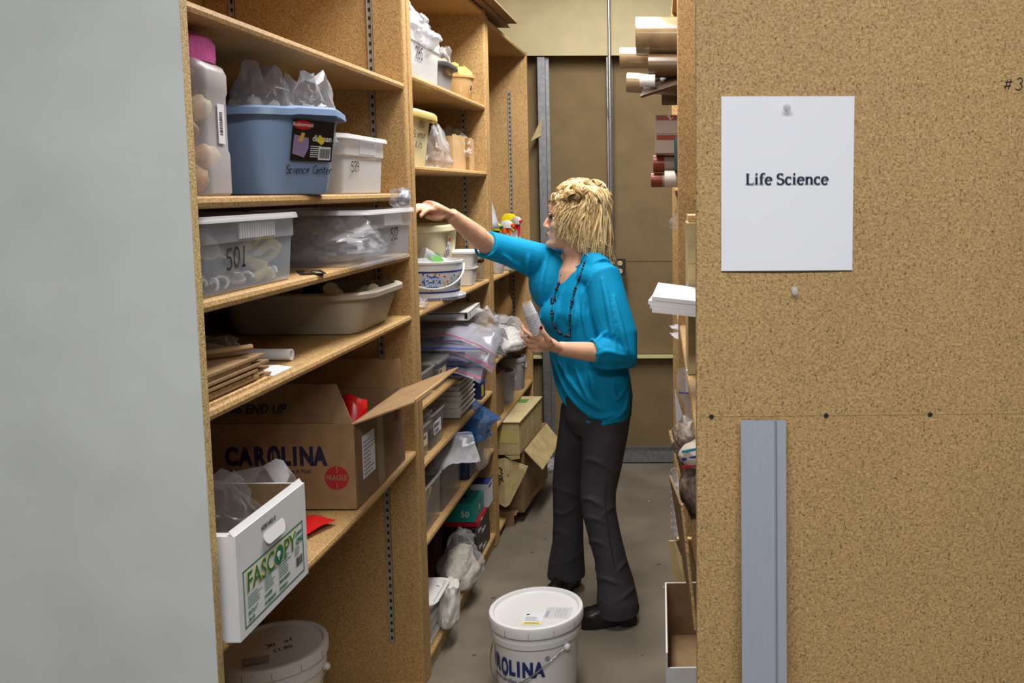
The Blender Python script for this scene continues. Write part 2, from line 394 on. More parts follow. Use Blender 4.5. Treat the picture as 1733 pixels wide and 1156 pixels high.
# conduit and outlet
cd = thing('conduit', 'thin steel electrical conduit running down the back wall', 'conduit', (-.396, 5.165, 1.235))
obj('conduit_pipe', MB().tube([(0, 0, 0), (0, 0, .5), (0, 0, 1.1), (0, 0, 1.8)], .0105, 12), CHROME, cd, smooth=60)
obj('coupling', MB().lathe([(.0145, .82), (.0145, .87)], 12), GALV, cd, smooth=60)
obj('connector', MB().lathe([(.015, .0), (.015, .03)], 12), GALV, cd, smooth=60)
ob = thing('outlet_box', 'grey steel outlet box with cream sockets behind blonde hair', 'outlet', (-.372, 5.195, 1.192))
obj('box_body', MB().box(-.056, .056, -.05, .004, -.052, .045), GALV, ob, bevel=.004)
obj('cover_plate', MB().box(-.058, .058, -.053, -.050, -.055, .048), STEELD, ob, bevel=.001)
for sx in (-.026, .026):
    for sz in (-.026, .02):
        so = obj('socket', MB().rr([(0, 0), (0, .004)], .014, .013, .011), mat('socket_cream', (208, 190, 140), .5), ob, loc=(sx, -.053, sz), rot=(pi / 2, 0, 0), smooth=40)
        obj('slots', MB().box(-.006, -.004, -.002, .006, .004, .0046).box(.004, .006, -.002, .006, .004, .0046).box(-.002, .002, -.008, -.005, .004, .0046), INK, so)

# ---------------------------------------------------------------- shelving
FX = -.848            # front plane of the left-hand units
def bull(x0, x1, y0, y1, z1, t, sag=0.0, n=1):
    """shelf board with a rounded (+x) front edge, optionally sagging in the middle"""
    prof = [(x0, z1 - t), (x1 - t * .35, z1 - t), (x1 - t * .1, z1 - t * .85), (x1, z1 - t * .5), (x1 - t * .1, z1 - t * .15), (x1 - t * .35, z1), (x0, z1)]
    n = 8 if sag else 1
    rings = []
    for i in range(n + 1):
        u = i / n; dz = -sag * 4 * u * (1 - u)
        rings.append([(x, y0 + (y1 - y0) * u, z + dz) for x, z in prof])
    return MB().loft(rings)
SLOT = mat('slot_dark', (30, 28, 26), .8)
def standard(x, y, z0, z1, parent):
    s = obj('shelf_standard', MB().box(x - .008, x + .008, y - .004, y, z0, z1).box(x - .008, x - .006, y - .007, y, z0, z1).box(x + .006, x + .008, y - .007, y, z0, z1), mat('standard_steel', (170, 166, 156), .35, metal=.35), parent)
    mb = MB(); z = z0 + .012
    while z < z1 - .01:
        mb.box(x - .0035, x + .0035, y - .0048, y - .0042, z, z + .011); z += .0254
    obj('slots', mb, SLOT, s)
def unit(label, y0, y1, t0, t1, top, shelves, depth=.61, x1=FX, skip=(), sags={}, strips=True, tops=None):
    u = thing('shelf_unit', label, 'shelving', (0, 0, 0))
    x0 = x1 - depth
    obj('side_panel', MB().box(x0, x1, y0, y0 + t0, 0, top), BOARD, u, bevel=.0025)
    obj('side_panel', MB().box(x0, x1, y1 - t1, y1, 0, top), BOARD, u, bevel=.006, seg=3)
    obj('back_panel', MB().box(x0 - .008, x0, y0, y1, 0, top), BOARD, u)
    obj('top_board', bull(x0, x1 - .002, y0 + t0, y1 - t1, top - .004, .024), BOARD, u, smooth=30)
    for z in shelves:
        obj('shelf', bull(x0, x1 - .001, y0 + t0 + .0005, y1 - t1 - .0005, z, .022, sags.get(z, 0)), BOARD, u, smooth=30)
    for xs in (x1 - .10, x1 - .52):
        zs = [tops or top - .25] + sorted([z for z in shelves if z > .2], reverse=True) 
        zt = tops or top - .06
        for z in sorted([z for z in shelves if z < zt], reverse=True):
            standard(xs, y1 - t1, max(z, .16 if z < .15 else z), zt, u); zt = z - .0225
    return u
u1 = unit('nearest left shelving unit, its end panel faced in white laminate', 1.545, 2.823, .02, .038, 2.44, [1.97, 1.63, 1.443, 1.245, .805, .022], sags={.805: .014})
part(obj('laminate_sheet', MB().box(FX - .61, FX, 1.5435, 1.545, 0, 2.44), LAM, u1), 'white laminate end face')
part(obj('board_edge', MB().box(FX, FX + .0006, 1.545, 1.565, 0, 2.44), EDGE, u1), 'raw chipboard edge')
u2 = unit('middle left shelving unit packed with bins, bags and glove boxes', 2.829, 3.983, .038, .038, 2.425, [2.01, 1.72, 1.243, .93, .735, .468, .07], tops=2.13)
u3 = unit('far left shelving unit with spray bottles, next to the back wall', 3.99, 5.06, .035, .03, 2.405, [1.238, .853, .55, .05], tops=2.19)
obj('kick_board', MB().box(FX - .03, FX - .012, 2.87, 3.94, 0, .048), CARDT, u2)

# right-hand row, turned a hair off the aisle axis
RA = math.atan(.0226)
def runit(label, y0, y1, t0, shelves, frontal=None):
    u = thing('shelf_unit', label, 'shelving', (.027, 1.44, 0), RA)
    w = .64
    obj('side_panel', MB().box(0, w, y0, y0 + t0, 0, 2.44), PANEL if frontal else BOARD, u, bevel=.003)
    obj('side_panel', MB().box(0, w, y1 - .03, y1, 0, 2.44), BOARD, u, bevel=.003)
    obj('back_panel', MB().box(w, w + .008, y0, y1, 0, 2.44), BOARD, u)
    obj('top_board', MB().box(.002, w, y0 + t0, y1 - .03, 2.415, 2.438), BOARD, u)
    for z, x in shelves:
        mb = bull(-w, -x, y0 + t0 + .0005, y1 - .0305, z, .022); mb.v = [(-a, b, c) for a, b, c in mb.v]; mb.f = [q[::-1] for q in mb.f]
        obj('shelf', mb, BOARD, u, smooth=30)
    return u
ru1 = runit('nearest right shelving unit, its chipboard end panel carrying the sign', 0, 1.38, .026, [(2.0, .05), (1.62, .05), (1.21, .002), (.86, .03), (.32, .03), (.05, .03)], True)
ru2 = runit('far right shelving unit with paper rolls sticking out', 1.386, 2.60, .026, [(1.93, .01), (1.645, .01), (1.13, .01), (.40, .01), (.05, .02)])
# ---------------------------------------------------------------- containers
def lump(c, r, seed, amp=.3, freq=2.0, nu=14, nv=9, squash=None):
    """a crumpled closed blob"""
    mb = MB().ball((0, 0, 0), r, nu, nv); R = max(r) if isinstance(r, (tuple, list)) else r; out = []
    for p in mb.v:
        v = Vector(p); d = v / R
        k = NZ.noise(d * freq + Vector((seed * 7.3, seed * 3.1, seed))) + .5 * NZ.noise(d * freq * 2.3 + Vector((seed, 5, 2)))
        v = v * (1 + amp * k)
        if squash is not None and v.z < squash: v.z = squash + (v.z - squash) * .1
        out.append(tuple(v + Vector(c)))
    mb.v = out; return mb
def bag_mesh(w, d, h, seed, pinch=.25, amp=.28, n=34, m=22, freq=3.0):
    """a slumped film bag standing on z=0, gathered towards the top, with creases"""
    rings = []
    for j in range(m + 1):
        t = j / m; z = h * t
        k = (1 - (1 - min(t / .18, 1)) ** 2 * .35) * (1 - (1 - pinch) * max(0, (t - .45) / .55) ** 1.3)
        ring = []
        for i in range(n):
            a = 2 * pi * i / n; ca, sa = cos(a), sin(a)
            q = 1 + amp * NZ.noise(Vector((ca * freq * .6, sa * freq * .6, t * freq + seed * 9.7)))
            q -= amp * .9 * (.28 - abs(NZ.noise(Vector((ca * freq * 1.2 + 3, sa * freq * 1.2, t * freq * 1.3 + seed * 3.3))))) ** 1 * (.4 + t)
            q -= amp * .5 * (.2 - abs(NZ.noise(Vector((ca * freq * 2.6, sa * freq * 2.6 + 7, t * freq * 2.6 + seed * 5.1)))))
            if t > .7: q *= 1 + .3 * (t - .7) / .3 * sin(a * 4 + seed)
            ring.append((w / 2 * k * q * ca, d / 2 * k * q * sa, z + (h * .22 * NZ.noise(Vector((ca * 1.6, sa * 1.6 + seed, t * 2))) * t if j else 0)))
        rings.append(ring)
    return MB().loft(rings)
def bag(label, loc, w, d, h, seed, mt=None, rz=0, fill=None, name='plastic_bag', cat='bag', group=None, pinch=.25, amp=.28, rot=None, filln='contents'):
    t = thing(name, label, cat, loc, rz, group)
    if rot: t.rotation_euler = rot
    obj('film', bag_mesh(w, d, h, seed, pinch, amp), mt or BAGPL, t, smooth=28)
    if fill:
        k = fill[1] if len(fill) > 1 else .6
        obj(filln, bag_mesh(w * .86, d * .86, h * k, seed, .5, amp * .6), fill[0], t, smooth=60)
    return t
def zipbag(label, loc, w, h, seed, rot, mt=None, group=None, zipm=None, wave=.012, name='zip_bag', fill=None):
    """flat resealable bag lying in its local xy plane: two puffed sheets and a coloured zip strip along +y"""
    t = thing(name, label, 'bag', loc, 0, group); t.rotation_euler = rot
    rdn = seed * 1.7
    def f(side):
        def g(u, v):
            e = min(1, 6 * min(u, 1 - u)) * min(1, 6 * min(v, 1 - v)) if 0 < u < 1 and 0 < v < 1 else 0
            z = side * .006 * e + wave * NZ.noise(Vector((u * 2.6 + rdn, v * 2.2, rdn))) + wave * .4 * NZ.noise(Vector((u * 8, v * 8 + rdn, 2)))
            return ((u - .5) * w, (v - .5) * h, z)
        return g
    mb = MB().grid(f(1), 12, 10).grid(f(-1), 12, 10)
    obj('film', mb, mt or BAGPL, t, smooth=50)
    g = f(1.0)
    z2 = MB().grid(lambda u, v: (g(u, .90 + .035 * v)[0], g(u, .90 + .035 * v)[1], g(u, .9)[2] + .0012), 12, 1)
    obj('zip_strip', z2, zipm or mat('zip_blue', (88, 104, 176), .4), t)
    if fill: obj('contents', lump((0, -h * .12, 0), (w * .38, h * .32, .014), seed, .25), fill, t, smooth=60)
    return t

def clear_bin(label, cx, cy, z, a, b, h, mt, number=None, rz=0, ribs=True, seed=1, num_at=-.3, num_h=.035, rim=.010, taper=.012, num_z=.32, cat='bin', inkside='x'):
    t = thing('storage_bin', label, cat, (cx, cy, z), rz)
    st = h * .64
    obj('bin_body', MB().rr([(-.004, 0), (0, .004), (taper * .55, st), (taper * .55 + .005, st + .003), (taper, h - .012), (taper, h - .004)], a, b, .022, 5, cap1=False), mt, t, smooth=35)
    obj('rim', MB().rr([(taper, h - .004), (taper + rim, h - .012), (taper + rim, h - .006), (taper + rim * .7, h), (taper - .001, h), (taper - .002, h - .004)], a, b, .022, 5, cap0=False, cap1=False), CLEARBIN2, t, smooth=50)
    if ribs:
        mb = MB(); n = 15
        for i in range(n):
            y = -b * .30 + b * .72 * i / (n - 1)
            mb.box(a + taper * .75 + .002, a + taper + .003, y, y + b * .022, st + .008, h - .016)
        obj('ribbed_grip', mb, CLEARBIN2, t)
    if number:
        if inkside == 'x': hand(number, num_h, (a + taper * .45 + .0025, b * num_at, h * num_z), SIDE, t, w=.13, seed=seed)
        else: hand(number, num_h, (a * num_at, -b - taper * .45 - .0025, h * num_z), FRONT, t, w=.13, seed=seed)
    return t
def item(name, label, cat, mb, mt, loc=(0, 0, 0), rz=0, group=None, smooth=None, bevel=0, rot=None):
    o = obj(name, mb, mt, smooth=smooth, bevel=bevel, loc=loc, rot=rot or (0, 0, rz)); return tag(o, label, cat, group)

# ================================================================ nearest left unit, shelf by shelf
# --- pink-lidded jar of shells
Z2 = 1.63
j = thing('jar', 'tall frosted plastic jar with bright pink screw lid', 'jar', (-.953, 1.70, Z2), .1)
obj('jar_body', MB().rr([(-.006, 0), (0, .006), (0, .08), (-.003, .09), (-.003, .19), (0, .20), (0, .232), (-.006, .246), (-.022, .256), (-.022, .262)], .078, .070, .030, 6, cap1=False), JARPL, j, smooth=40)
obj('lid', MB().lathe([(.066, .250), (.072, .252), (.072, .288), (.068, .296), (.060, .300), (.055, .304), (.0, .306)], 36), mat('pink_plastic', (226, 112, 186), .35), j, smooth=35)
mb = MB()
for i in range(44):
    a = 2 * pi * i / 44; mb.box(.0715, .0732, -.0016, .0016, .256, .286); q = mb.v[-8:]
    mb.v[-8:] = [(x * cos(a) - y * sin(a), x * sin(a) + y * cos(a), z) for x, y, z in q]
obj('lid_ribs', mb, MATS['pink_plastic'], j)
lb = flat('barcode_label', .030, .075, (.0775, -.004, .10), SIDE, PAPER, j)
barcode(.045, .014, (.020, .016, .0008), (0, 0, pi / 2), lb, 3)
SHELLM = [mat('shell_tan', (196, 158, 104), .6, var=.18, scale=40), mat('shell_pale', (224, 206, 168), .6, var=.12, scale=40), mat('shell_brown', (146, 104, 62), .6, var=.2, scale=40)]
for i, (x, y, z, r) in enumerate([(.03, -.012, .03, .03), (-.03, .02, .028, .028), (-.01, -.035, .06, .026), (.036, .028, .072, .027), (-.036, -.01, .085, .028), (.026, -.024, .118, .03), (-.02, .03, .125, .027), (.03, .022, .165, .027), (-.032, -.018, .15, .026), (.004, -.03, .19, .026), (.01, .01, .045, .02)]):
    item('seashell', 'tan seashell seen through the wall of the pink-lidded jar', 'shell', lump((0, 0, 0), (r, r * .85, r * .9), i + 3, .22, 2.2), SHELLM[i % 3], (-.953 + x, 1.70 + y, Z2 + z + .004), i * 1.1, 'shells inside the jar', smooth=60)

# --- blue dishpan
BLUE = mat('slate_blue_plastic', (132, 160, 200), .38, bump=.03, bscale=300)
tb = thing('dishpan', 'slate-blue plastic dishpan marked Science Center', 'tub', (-.992, 2.075, Z2), RD(-20))
def pan_warp(p):
    x, y, z = p
    if z > .16:
        k = max(0, 1 - abs(y - .01) / .10); k = k * k * (3 - 2 * k)
        z += .016 * k * (1 if x > .1 else .6 if x < -.1 else 0)
    return (x, y, z)
obj('tub_body', MB().rr([(-.012, 0), (-.003, .003), (0, .012), (.026, .172), (.026, .180), (.040, .180), (.044, .172), (.047, .172), (.045, .186), (.038, .191), (.022, .191), (.018, .178), (-.006, .014), (-.02, .010)], .150, .100, .042, 7, warp=pan_warp), BLUE, tb, smooth=40)
lb = obj('product_label', MB().box(0, .128, 0, .092, 0, .0006), mat('label_black', (22, 20, 22), .45), tb, loc=(.1645, -.056, .076), rot=(RD(99.2), 0, pi / 2))
disc('label_oval', .028, (.030, .080, .0008), FLAT, mat('label_red', (196, 28, 34), .4), lb, ell=.36)
text('Rubbermaid', .0125, (.030, .077, .0014), FLAT, PAPER, lb, align='CENTER', thick=.0001)
text('dishpan', .020, (.062, .046, .0009), FLAT, PAPER, lb, bold=.0003, thick=.0001)
flat('price_sticker', .020, .016, (.074, .047, .0012), (0, 0, -.5), mat('sticker_yellow', (226, 214, 60), .6), lb, t=.0003)
flat('bar_field', .038, .030, (.084, .004, .0008), FLAT, PAPER, lb, t=.0002); barcode(.032, .022, (.087, .008, .0013), FLAT, lb, 8)
obj('picture_tub', MB().add([(.004, .016, .0009), (.04, .008, .0009), (.052, .03, .0009), (.05, .052, .0009), (.006, .058, .0009)], [(0, 1, 2, 3, 4)]), mat('label_mauve', (150, 132, 176), .5), lb)
obj('picture_sponge', MB().add([(.018, .044, .0011), (.03, .042, .0011), (.038, .062, .0011), (.028, .064, .0011)], [(0, 1, 2, 3)]), mat('label_tan', (226, 176, 90), .5), lb)
lines_print(6, .05, .028, (.058, .010, .0009), FLAT, lb, PAPER, 4)
hand('Science Center', .019, (.1615, -.068, .048), (RD(99.2), 0, pi / 2), tb, w=.11, seed=4, adv=.56)
bag('crumpled clear bag of instruments, left of the two in the blue dishpan', (-.945, 2.035, Z2 + .10), .14, .12, .180, 3, BAGW, .2, (mat('bag_stuff', (208, 206, 206), .5, var=.3, scale=40),), pinch=.5)
bag('crumpled clear bag leaning over the right rim of the blue dishpan', (-.868, 2.105, Z2 + .10), .12, .12, .170, 8, BAGW, .5, (MATS['bag_stuff'],), pinch=.55)
bag('low brownish clear bag behind the jar, in the back of the blue dishpan', (-1.10, 2.10, Z2 + .04), .09, .14, .17, 5, BAGPL, 0, (mat('brown_stuff', (96, 76, 62), .6, var=.2, scale=30),), pinch=.6)
clear_bin('frosted bin numbered 529 beside the blue dishpan', -1.02, 2.49, Z2, .135, .165, .158, CLEARBIN2, '529', num_h=.028, num_at=-.62, rim=.012, num_z=.38)

# --- bins 501 and 512
Z3 = 1.443
clear_bin('clear bin numbered 501 filled with goggles and yellow tubing', -1.005, 1.785, Z3, .136, .198, .150, CLEARBIN, '501', num_h=.040, num_at=-.55)
clear_bin('clear bin numbered 512 jutting past the shelf edge, holding clear film', -.945, 2.455, Z3, .136, .198, .146, CLEARBIN, '512', num_h=.034, num_at=.02, num_z=.40)
GOG = clear('goggle_lens', (190, 188, 176), .35, .1)
for i, (x, y, z, a) in enumerate([(.09, -.15, .03, .3), (.10, -.10, .085, 1.0), (.085, .0, .05, .2), (.10, .045, .095, .9), (.09, .09, .04, .5), (.0, -.05, .04, .1), (.02, .1, .07, 1.2), (.105, -.02, .02, .1)]):
    g = thing('safety_goggles', 'clear lens of goggles inside the bin numbered 501', 'goggles', (-1.005 + x, 1.785 + y, Z3 + .006 + z), i * .9, 'goggles inside bin 501')
    g.rotation_euler = (a, .4, i * .9)
    obj('lens', MB().lathe([(.028, 0), (.026, .008), (.017, .015), (.004, .018)], 16, cap0=False), GOG, g, smooth=60)
    obj('lens_ring', MB().lathe([(.026, -.002), (.030, -.002), (.030, .004), (.026, .004)], 16, cap0=False, cap1=False), mat('goggle_ring', (176, 164, 130), .4), g, smooth=60)
for i in range(3):
    P = [(-.90 + .012 * sin(k * 1.1 + i), 1.86 + .035 * i + .03 * sin(k * .9 + i * 2), Z3 + .012 + .11 * k / 9) for k in range(10)]
    item('coiled_tubing', 'loop of pale yellow tubing standing in the bin numbered 501', 'tubing', MB().tube(P, .011, 8), mat('yellow_tubing', (206, 204, 128), .5), group='tubing in bin 501', smooth=60)
item('dark_pouch', 'dark blue-grey pouch low in the bin numbered 501', 'pouch', lump((0, 0, 0), (.11, .17, .045), 4, .2, squash=-.03), mat('slate_cloth', (72, 80, 96), .8, var=.3, scale=30), (-1.03, 1.775, Z3 + .042), smooth=60)
for i, (x, y) in enumerate([(.12, -.14), (.125, -.11), (.12, -.075), (.125, .12), (.12, .15), (.123, .02)]):
    item('white_clip', 'small white hook among the goggles in the bin numbered 501', 'hook', MB().tube([(0, .012 * cos(k * .6), .012 * sin(k * .6) + .012) for k in range(8)], .003, 6), WPL, (-1.005 + x - .004, 1.785 + y, Z3 + .008), i, 'white hooks in bin 501', smooth=60)
bag('rumpled clear film heaped inside the bin numbered 512', (-.955, 2.44, Z3 + .008), .22, .33, .11, 12, BAGW, .1, pinch=.5, amp=.4)
bag('thin clear bag lying behind the number 512', (-.90, 2.52, Z3 + .006), .10, .22, .09, 14, BAGPL, 0, pinch=.6, amp=.45)
zb = bag('small clear bag with a tape roll on the corner of bin 512', (-.815, 2.60, Z3 + .148), .055, .10, .052, 21, BAGPL, .3, pinch=.8)
obj('tape_roll', MB().lathe([(.012, 0), (.024, 0), (.024, .02), (.012, .02), (.012, 0)], 20, cap0=False, cap1=False), mat('grey_tape', (150, 156, 172), .4), zb, smooth=40, loc=(0, .0, .026), rot=(0, pi / 2, .3))
cdp = thing('seed_packet', 'small black printed card on the shelf between bins 501 and 512', 'card', (-.885, 2.12, Z3 + .001), .5)
obj('card_sheet', MB().box(-.028, .028, -.055, .055, 0, .0015), BLACK, cdp)
for i, (x, y, c) in enumerate([(-.01, -.02, (196, 60, 40)), (.01, .0, (226, 190, 60)), (-.005, .025, (210, 120, 60)), (.012, -.035, (220, 220, 210))]):
    disc('printed_spot', .008, (x, y, .0017), FLAT, mat('spot%d' % i, c, .5), cdp, n=10, ell=.6)

# --- beige tub with bottles, pipe, card sheets
Z4 = 1.245
BEIGE = mat('beige_grey_plastic', (178, 170, 152), .5, var=.05, scale=7, bump=.03, bscale=200)
bt = thing('dish_tub', 'large beige-grey plastic tub holding cream bottles', 'tub', (-1.06, 2.545, Z4), 0)
obj('tub_body', MB().rr([(-.015, 0), (-.004, .003), (0, .014), (.032, .100), (.032, .106), (.046, .106), (.049, .102), (.050, .114), (.044, .119), (.028, .119), (.024, .108), (-.006, .016), (-.03, .010)], .175, .150, .05, 7), BEIGE, bt, smooth=40)
for i, (x, y, rx, c) in enumerate([(.085, -.05, .9, 0), (.095, .04, 1.1, 0), (.01, -.06, .3, 1), (-.06, .04, .7, 0)]):
    lbl = ['cream bottle lying rightmost in the beige tub', 'cream bottle with pale label at the far right of the beige tub', 'dark bottle lying in the beige tub', 'cream bottle at the back of the beige tub'][i]
    b_ = thing('bottle', lbl, 'bottle', (-1.06 + x, 2.545 + y, Z4 + .062), i * .8); b_.rotation_euler = (rx, .3, i * .9)
    obj('bottle_body', MB().lathe([(.026, 0), (.030, .004), (.030, .07), (.024, .085), (.014, .09)], 18), [mat('cream_bottle', (214, 204, 164), .45), mat('dark_bottle', (40, 44, 52), .4)][c], b_, smooth=45)
    obj('cap', MB().lathe([(.020, .086), (.020, .112), (.018, .114)], 18), [mat('bottle_cap_cream', (226, 218, 190), .45), mat('bottle_cap_blue', (38, 62, 140), .4)][c], b_, smooth=45)
item('plastic_pipe', 'short bent white plastic pipe lying on the shelf', 'pipe',
     MB().loft([r for r in [[(x, y + rr_ * cos(2 * pi * k / 20), z + rr_ * sin(2 * pi * k / 20)) for k in range(20)] for x, y, z, rr_ in [(0, 0, .0155, .0105), (.0, 0, .0155, .0135), (-.06, .0, .0155, .0135), (-.13, .004, .018, .0135), (-.19, .012, .026, .0135), (-.26, .02, .036, .0135), (-.26, .02, .036, .0105), (-.13, .004, .018, .0105), (0, 0, .0155, .0105)]]], False, False), WPL, (-.903, 2.035, Z4 + .0), smooth=50)
for i in range(11):
    y1 = 1.84 + .035 * sin(i * 2.1) - .004 * i; x1 = -.862 - .012 * abs(sin(i * 1.3)); dz = .0052 * i
    tag(obj('cardboard_sheet', MB().box(-1.12, x1, 1.585, y1, 0, .0050), CARD if i % 3 else FLUTE, loc=(0, 0, Z4 + .0005 + dz), rot=(0, 0, 0)), 'flat corrugated sheet in the pile at the left end of the shelf', 'cardboard', 'sheets in the cardboard pile')
o = item('folded_cardboard', 'rolled-over cardboard flap topping the pile of sheets', 'cardboard', MB().tube([(-.27, -.10, .006), (-.10, -.04, .010), (.0, .05, .014)], [.012, .012, .010], 10, flat=.6), CARD, (-.875, 1.74, Z4 + .0635), smooth=40)
for i in range(4):
    tag(obj('paper_sheet', MB().box(-1.06, -.867 - .006 * i, 1.86, 1.955 - .008 * i, 0, .0027), PAPER2, loc=(0, 0, Z4 + .0006 + .0028 * i), rot=(0, 0, 0)), 'white paper sheet sticking out beside the cardboard pile', 'paper', 'white sheets beside the cardboard pile')
bag('dim clear bag in the shadow behind the cardboard pile', (-1.03, 1.93, Z4 + .015), .12, .09, .06, 17, BAGPL, 0, pinch=.6)

# --- shipping carton
Z5 = .797
RED = mat('red_plastic', (206, 26, 26), .3, bump=.05, bscale=30)
cb = thing('shipping_carton', 'large brown shipping carton printed CAROLINA with open flaps', 'box', (-1.11, 2.495, Z5), 0)
hx, hy, hh, tk = .25, .21, .232, .004
obj('carton_bottom', MB().box(-hx, hx, -hy, hy, 0, tk), CARD, cb)
fw = obj('front_wall', MB().box(-hx, hx, -hy, -hy + tk, tk, hh), CARD, cb)
sw = obj('end_wall', MB().box(hx - tk, hx, -hy + tk, hy - tk, tk, hh), CARDD, cb)
obj('end_wall', MB().box(-hx, -hx + tk, -hy + tk, hy - tk, tk, hh), CARD, cb)
obj('rear_wall', MB().box(-hx, hx, hy - tk, hy, tk, hh), CARD, cb)
nf = obj('front_flap', MB().slab([(-hx, -hy + .002, hh + .001), (hx - .004, -hy + .002, hh + .001), (hx - .055, -hy + .035, hh + .098), (-hx, -hy + .035, hh + .098)], .004), CARDD, cb)
obj('rear_flap', MB().slab([(-hx, hy - .002, hh + .001), (hx, hy - .002, hh + .001), (hx - .01, hy + .004, hh + .09), (-hx, hy + .004, hh + .09)], .004), CARD, cb)
obj('side_flap', MB().slab([(hx + .001, -hy, hh), (hx + .165, -hy + .004, hh + .058), (hx + .175, hy - .01, hh + .068), (hx + .001, hy, hh)], .004), CARD, cb)
obj('flap_cut_edge', MB().box(-.003, .0, -hy + .002, hy - .012, -.003, .0015), FLUTE, cb, loc=(hx + .170, .0, hh + .062), rot=(0, 0, -.024))
NAVY = mat('carton_print_navy', (34, 32, 62), .75)
cx0 = -.092
for ch, x, sc in [('C', 0, 1), ('A', .037, 1), ('R', .076, 1), ('L', .148, 1), ('I', .178, 1), ('N', .196, 1), ('A', .234, 1)]:
    text(ch, .066, (cx0 + x, -hy - .0008, .122), FRONT, NAVY, fw, bold=.0036, sx=.72)
text('O', .082, (cx0 + .111, -hy - .0008, .114), FRONT, NAVY, fw, bold=.0034, sx=.52)
obj('thermometer_mark', MB().box(-.0015, .0015, -.0006, 0, .0, .034).add(MB().ball((0, 0, -.001), .005, 10, 6).v, MB().ball((0, 0, 0), .005, 10, 6).f), NAVY, fw, loc=(cx0 + .1262, -hy - .0006, .130))
text('World-Class Support for Science & Math', .0165, (cx0 + .004, -hy - .0006, .098), FRONT, NAVY, fw, shear=.15, sx=.80)
dr = mat('carton_print_red', (166, 34, 44), .75)
disc('fragile_disc', .032, (.200, -hy - .0002, .085), FRONT, dr, fw)
text('FRAGILE', .019, (.200, -hy - .001, .079), FRONT, CARD, fw, align='CENTER', bold=.0004, sx=.78)
obj('crack_mark', MB().add([(0, 0, .013), (.002, 0, .013), (.0045, 0, .021), (.002, 0, .026), (.003, 0, .031), (.0, 0, .031), (-.001, 0, .026), (.002, 0, .021)], [(0, 1, 2, 3, 4, 5, 6, 7)]).add([(0, 0, -.031), (.002, 0, -.031), (.001, 0, -.02), (.003, 0, -.014), (.001, 0, -.014), (-.001, 0, -.02)], [(0, 1, 2, 3, 4, 5)]), CARD, fw, loc=(.200, -hy - .001, .085))
text('THIS END UP', .034, (-.11, -hy + .0075, hh + .026), (RD(90 - 19), 0, 0), NAVY, nf, bold=.0004, shear=.1, sx=.9)
lbp = obj('shipping_label', MB().box(0, .095, 0, .118, 0, .0006), PAPER, sw, loc=(hx + .0004, -.155, .062), rot=(pi / 2, 0, pi / 2 ))
lines_print(9, .08, .10, (.008, .008, .0008), FLAT, lbp, mat('print_grey', (120, 122, 132), .7), 5)
obj('tape_strip', MB().box(0, .05, 0, hh - .01, 0, .0004), clear('packing_tape', (190, 172, 140), .3, .15), sw, loc=(hx + .0003, -.035, .004), rot=(pi / 2, 0, pi / 2))
obj('arrow_marks', MB().box(.0, .006, .03, .075, 0, .0005).box(.018, .024, .03, .075, 0, .0005).box(-.008, .034, .02, .025, 0, .0005), dr, sw, loc=(hx + .0004, .12, .135), rot=(pi / 2, 0, pi / 2))
rp = thing('red_packet', 'shiny red plastic packet standing inside the CAROLINA carton', 'packet', (-.975, 2.40, Z5 + .008))
obj('film', MB().grid(lambda u, v: ((u - .5) * .15 + .008 * sin(v * 9), .03 * sin(u * 5 + v) + (v * .10), .25 * v + .012 * sin(u * 11)), 10, 10), RED, rp, smooth=60, thick=.002)
flat('price_label', .035, .022, (.0, .058, .175), (RD(68), .3, 0), PAPER, rp)
item('red_pouch', 'flat red plastic pouch lying on the shelf in front of the carton', 'pouch', MB().grid(lambda u, v: ((u - .5) * .13, (v - .5) * .12, .006 + .009 * sin(u * 7 + 1) * sin(v * 5) * (1 - u) + .006 * (1 - abs(2 * v - 1))), 12, 10), RED, (-.955, 2.155, Z5 + .0015), -.35, smooth=60)
item('red_tub', 'big dark red round tub standing at the left end of the shelf', 'tub', MB().lathe([(.085, 0), (.09, .004), (.095, .13), (.099, .132), (.099, .142), (.09, .145), (.088, .14), (.08, .01)], 30), mat('dark_red_plastic', (150, 22, 26), .4), (-1.27, 2.14, Z5), smooth=40)

# --- copy paper box
fb = thing('paper_box', 'open white copy paper box printed FASCOPY overhanging the shelf', 'box', (-1.045, 1.735, Z5 + .002), 0)
hx, hy, hh, tk = .222, .152, .205, .004
obj('box_bottom', MB().box(-hx, hx, -hy, hy, 0, tk), WBOX, fb)
INNER = CARDD
def wall2(name, x0, x1, y0, y1, inner):
    w_ = obj(name, MB().box(x0, x1, y0, y1, tk, hh), WBOX, fb)
    return w_
fr = MB()
# end wall with a hand hole: built round an oblong opening
def holed(w, h, cx, cz, a, b, t):
    mb = MB(); n = 16; inn = []
    for i in range(n):
        th = 2 * pi * i / n + pi / n
        inn.append((cx + (a - b) * (1 if cos(th) > 0 else -1) + b * cos(th), cz + b * sin(th)))
    out = []
    for i in range(n):
        th = 2 * pi * i / n + pi / n; c_, s_ = cos(th), sin(th)
        k = min((w / 2) / abs(c_) if abs(c_) > 1e-6 else 9, 9)
        if s_ > 0: k = min(k, (h - cz) / s_)
        else: k = min(k, cz / -s_)
        out.append((k * c_, cz + k * s_))
    # push to the true corners
    cor = [(w / 2, h), (-w / 2, h), (-w / 2, 0), (w / 2, 0)]
    for c_ in cor:
        i = min(range(n), key=lambda q: (out[q][0] - c_[0]) ** 2 + (out[q][1] - c_[1]) ** 2); out[i] = c_
    rings = [[(0, x, z) for x, z in out], [(0, x, z) for x, z in inn], [(-t, x, z) for x, z in inn], [(-t, x, z) for x, z in out]]
    rings.append(rings[0])
    return mb.loft(rings, False, False)
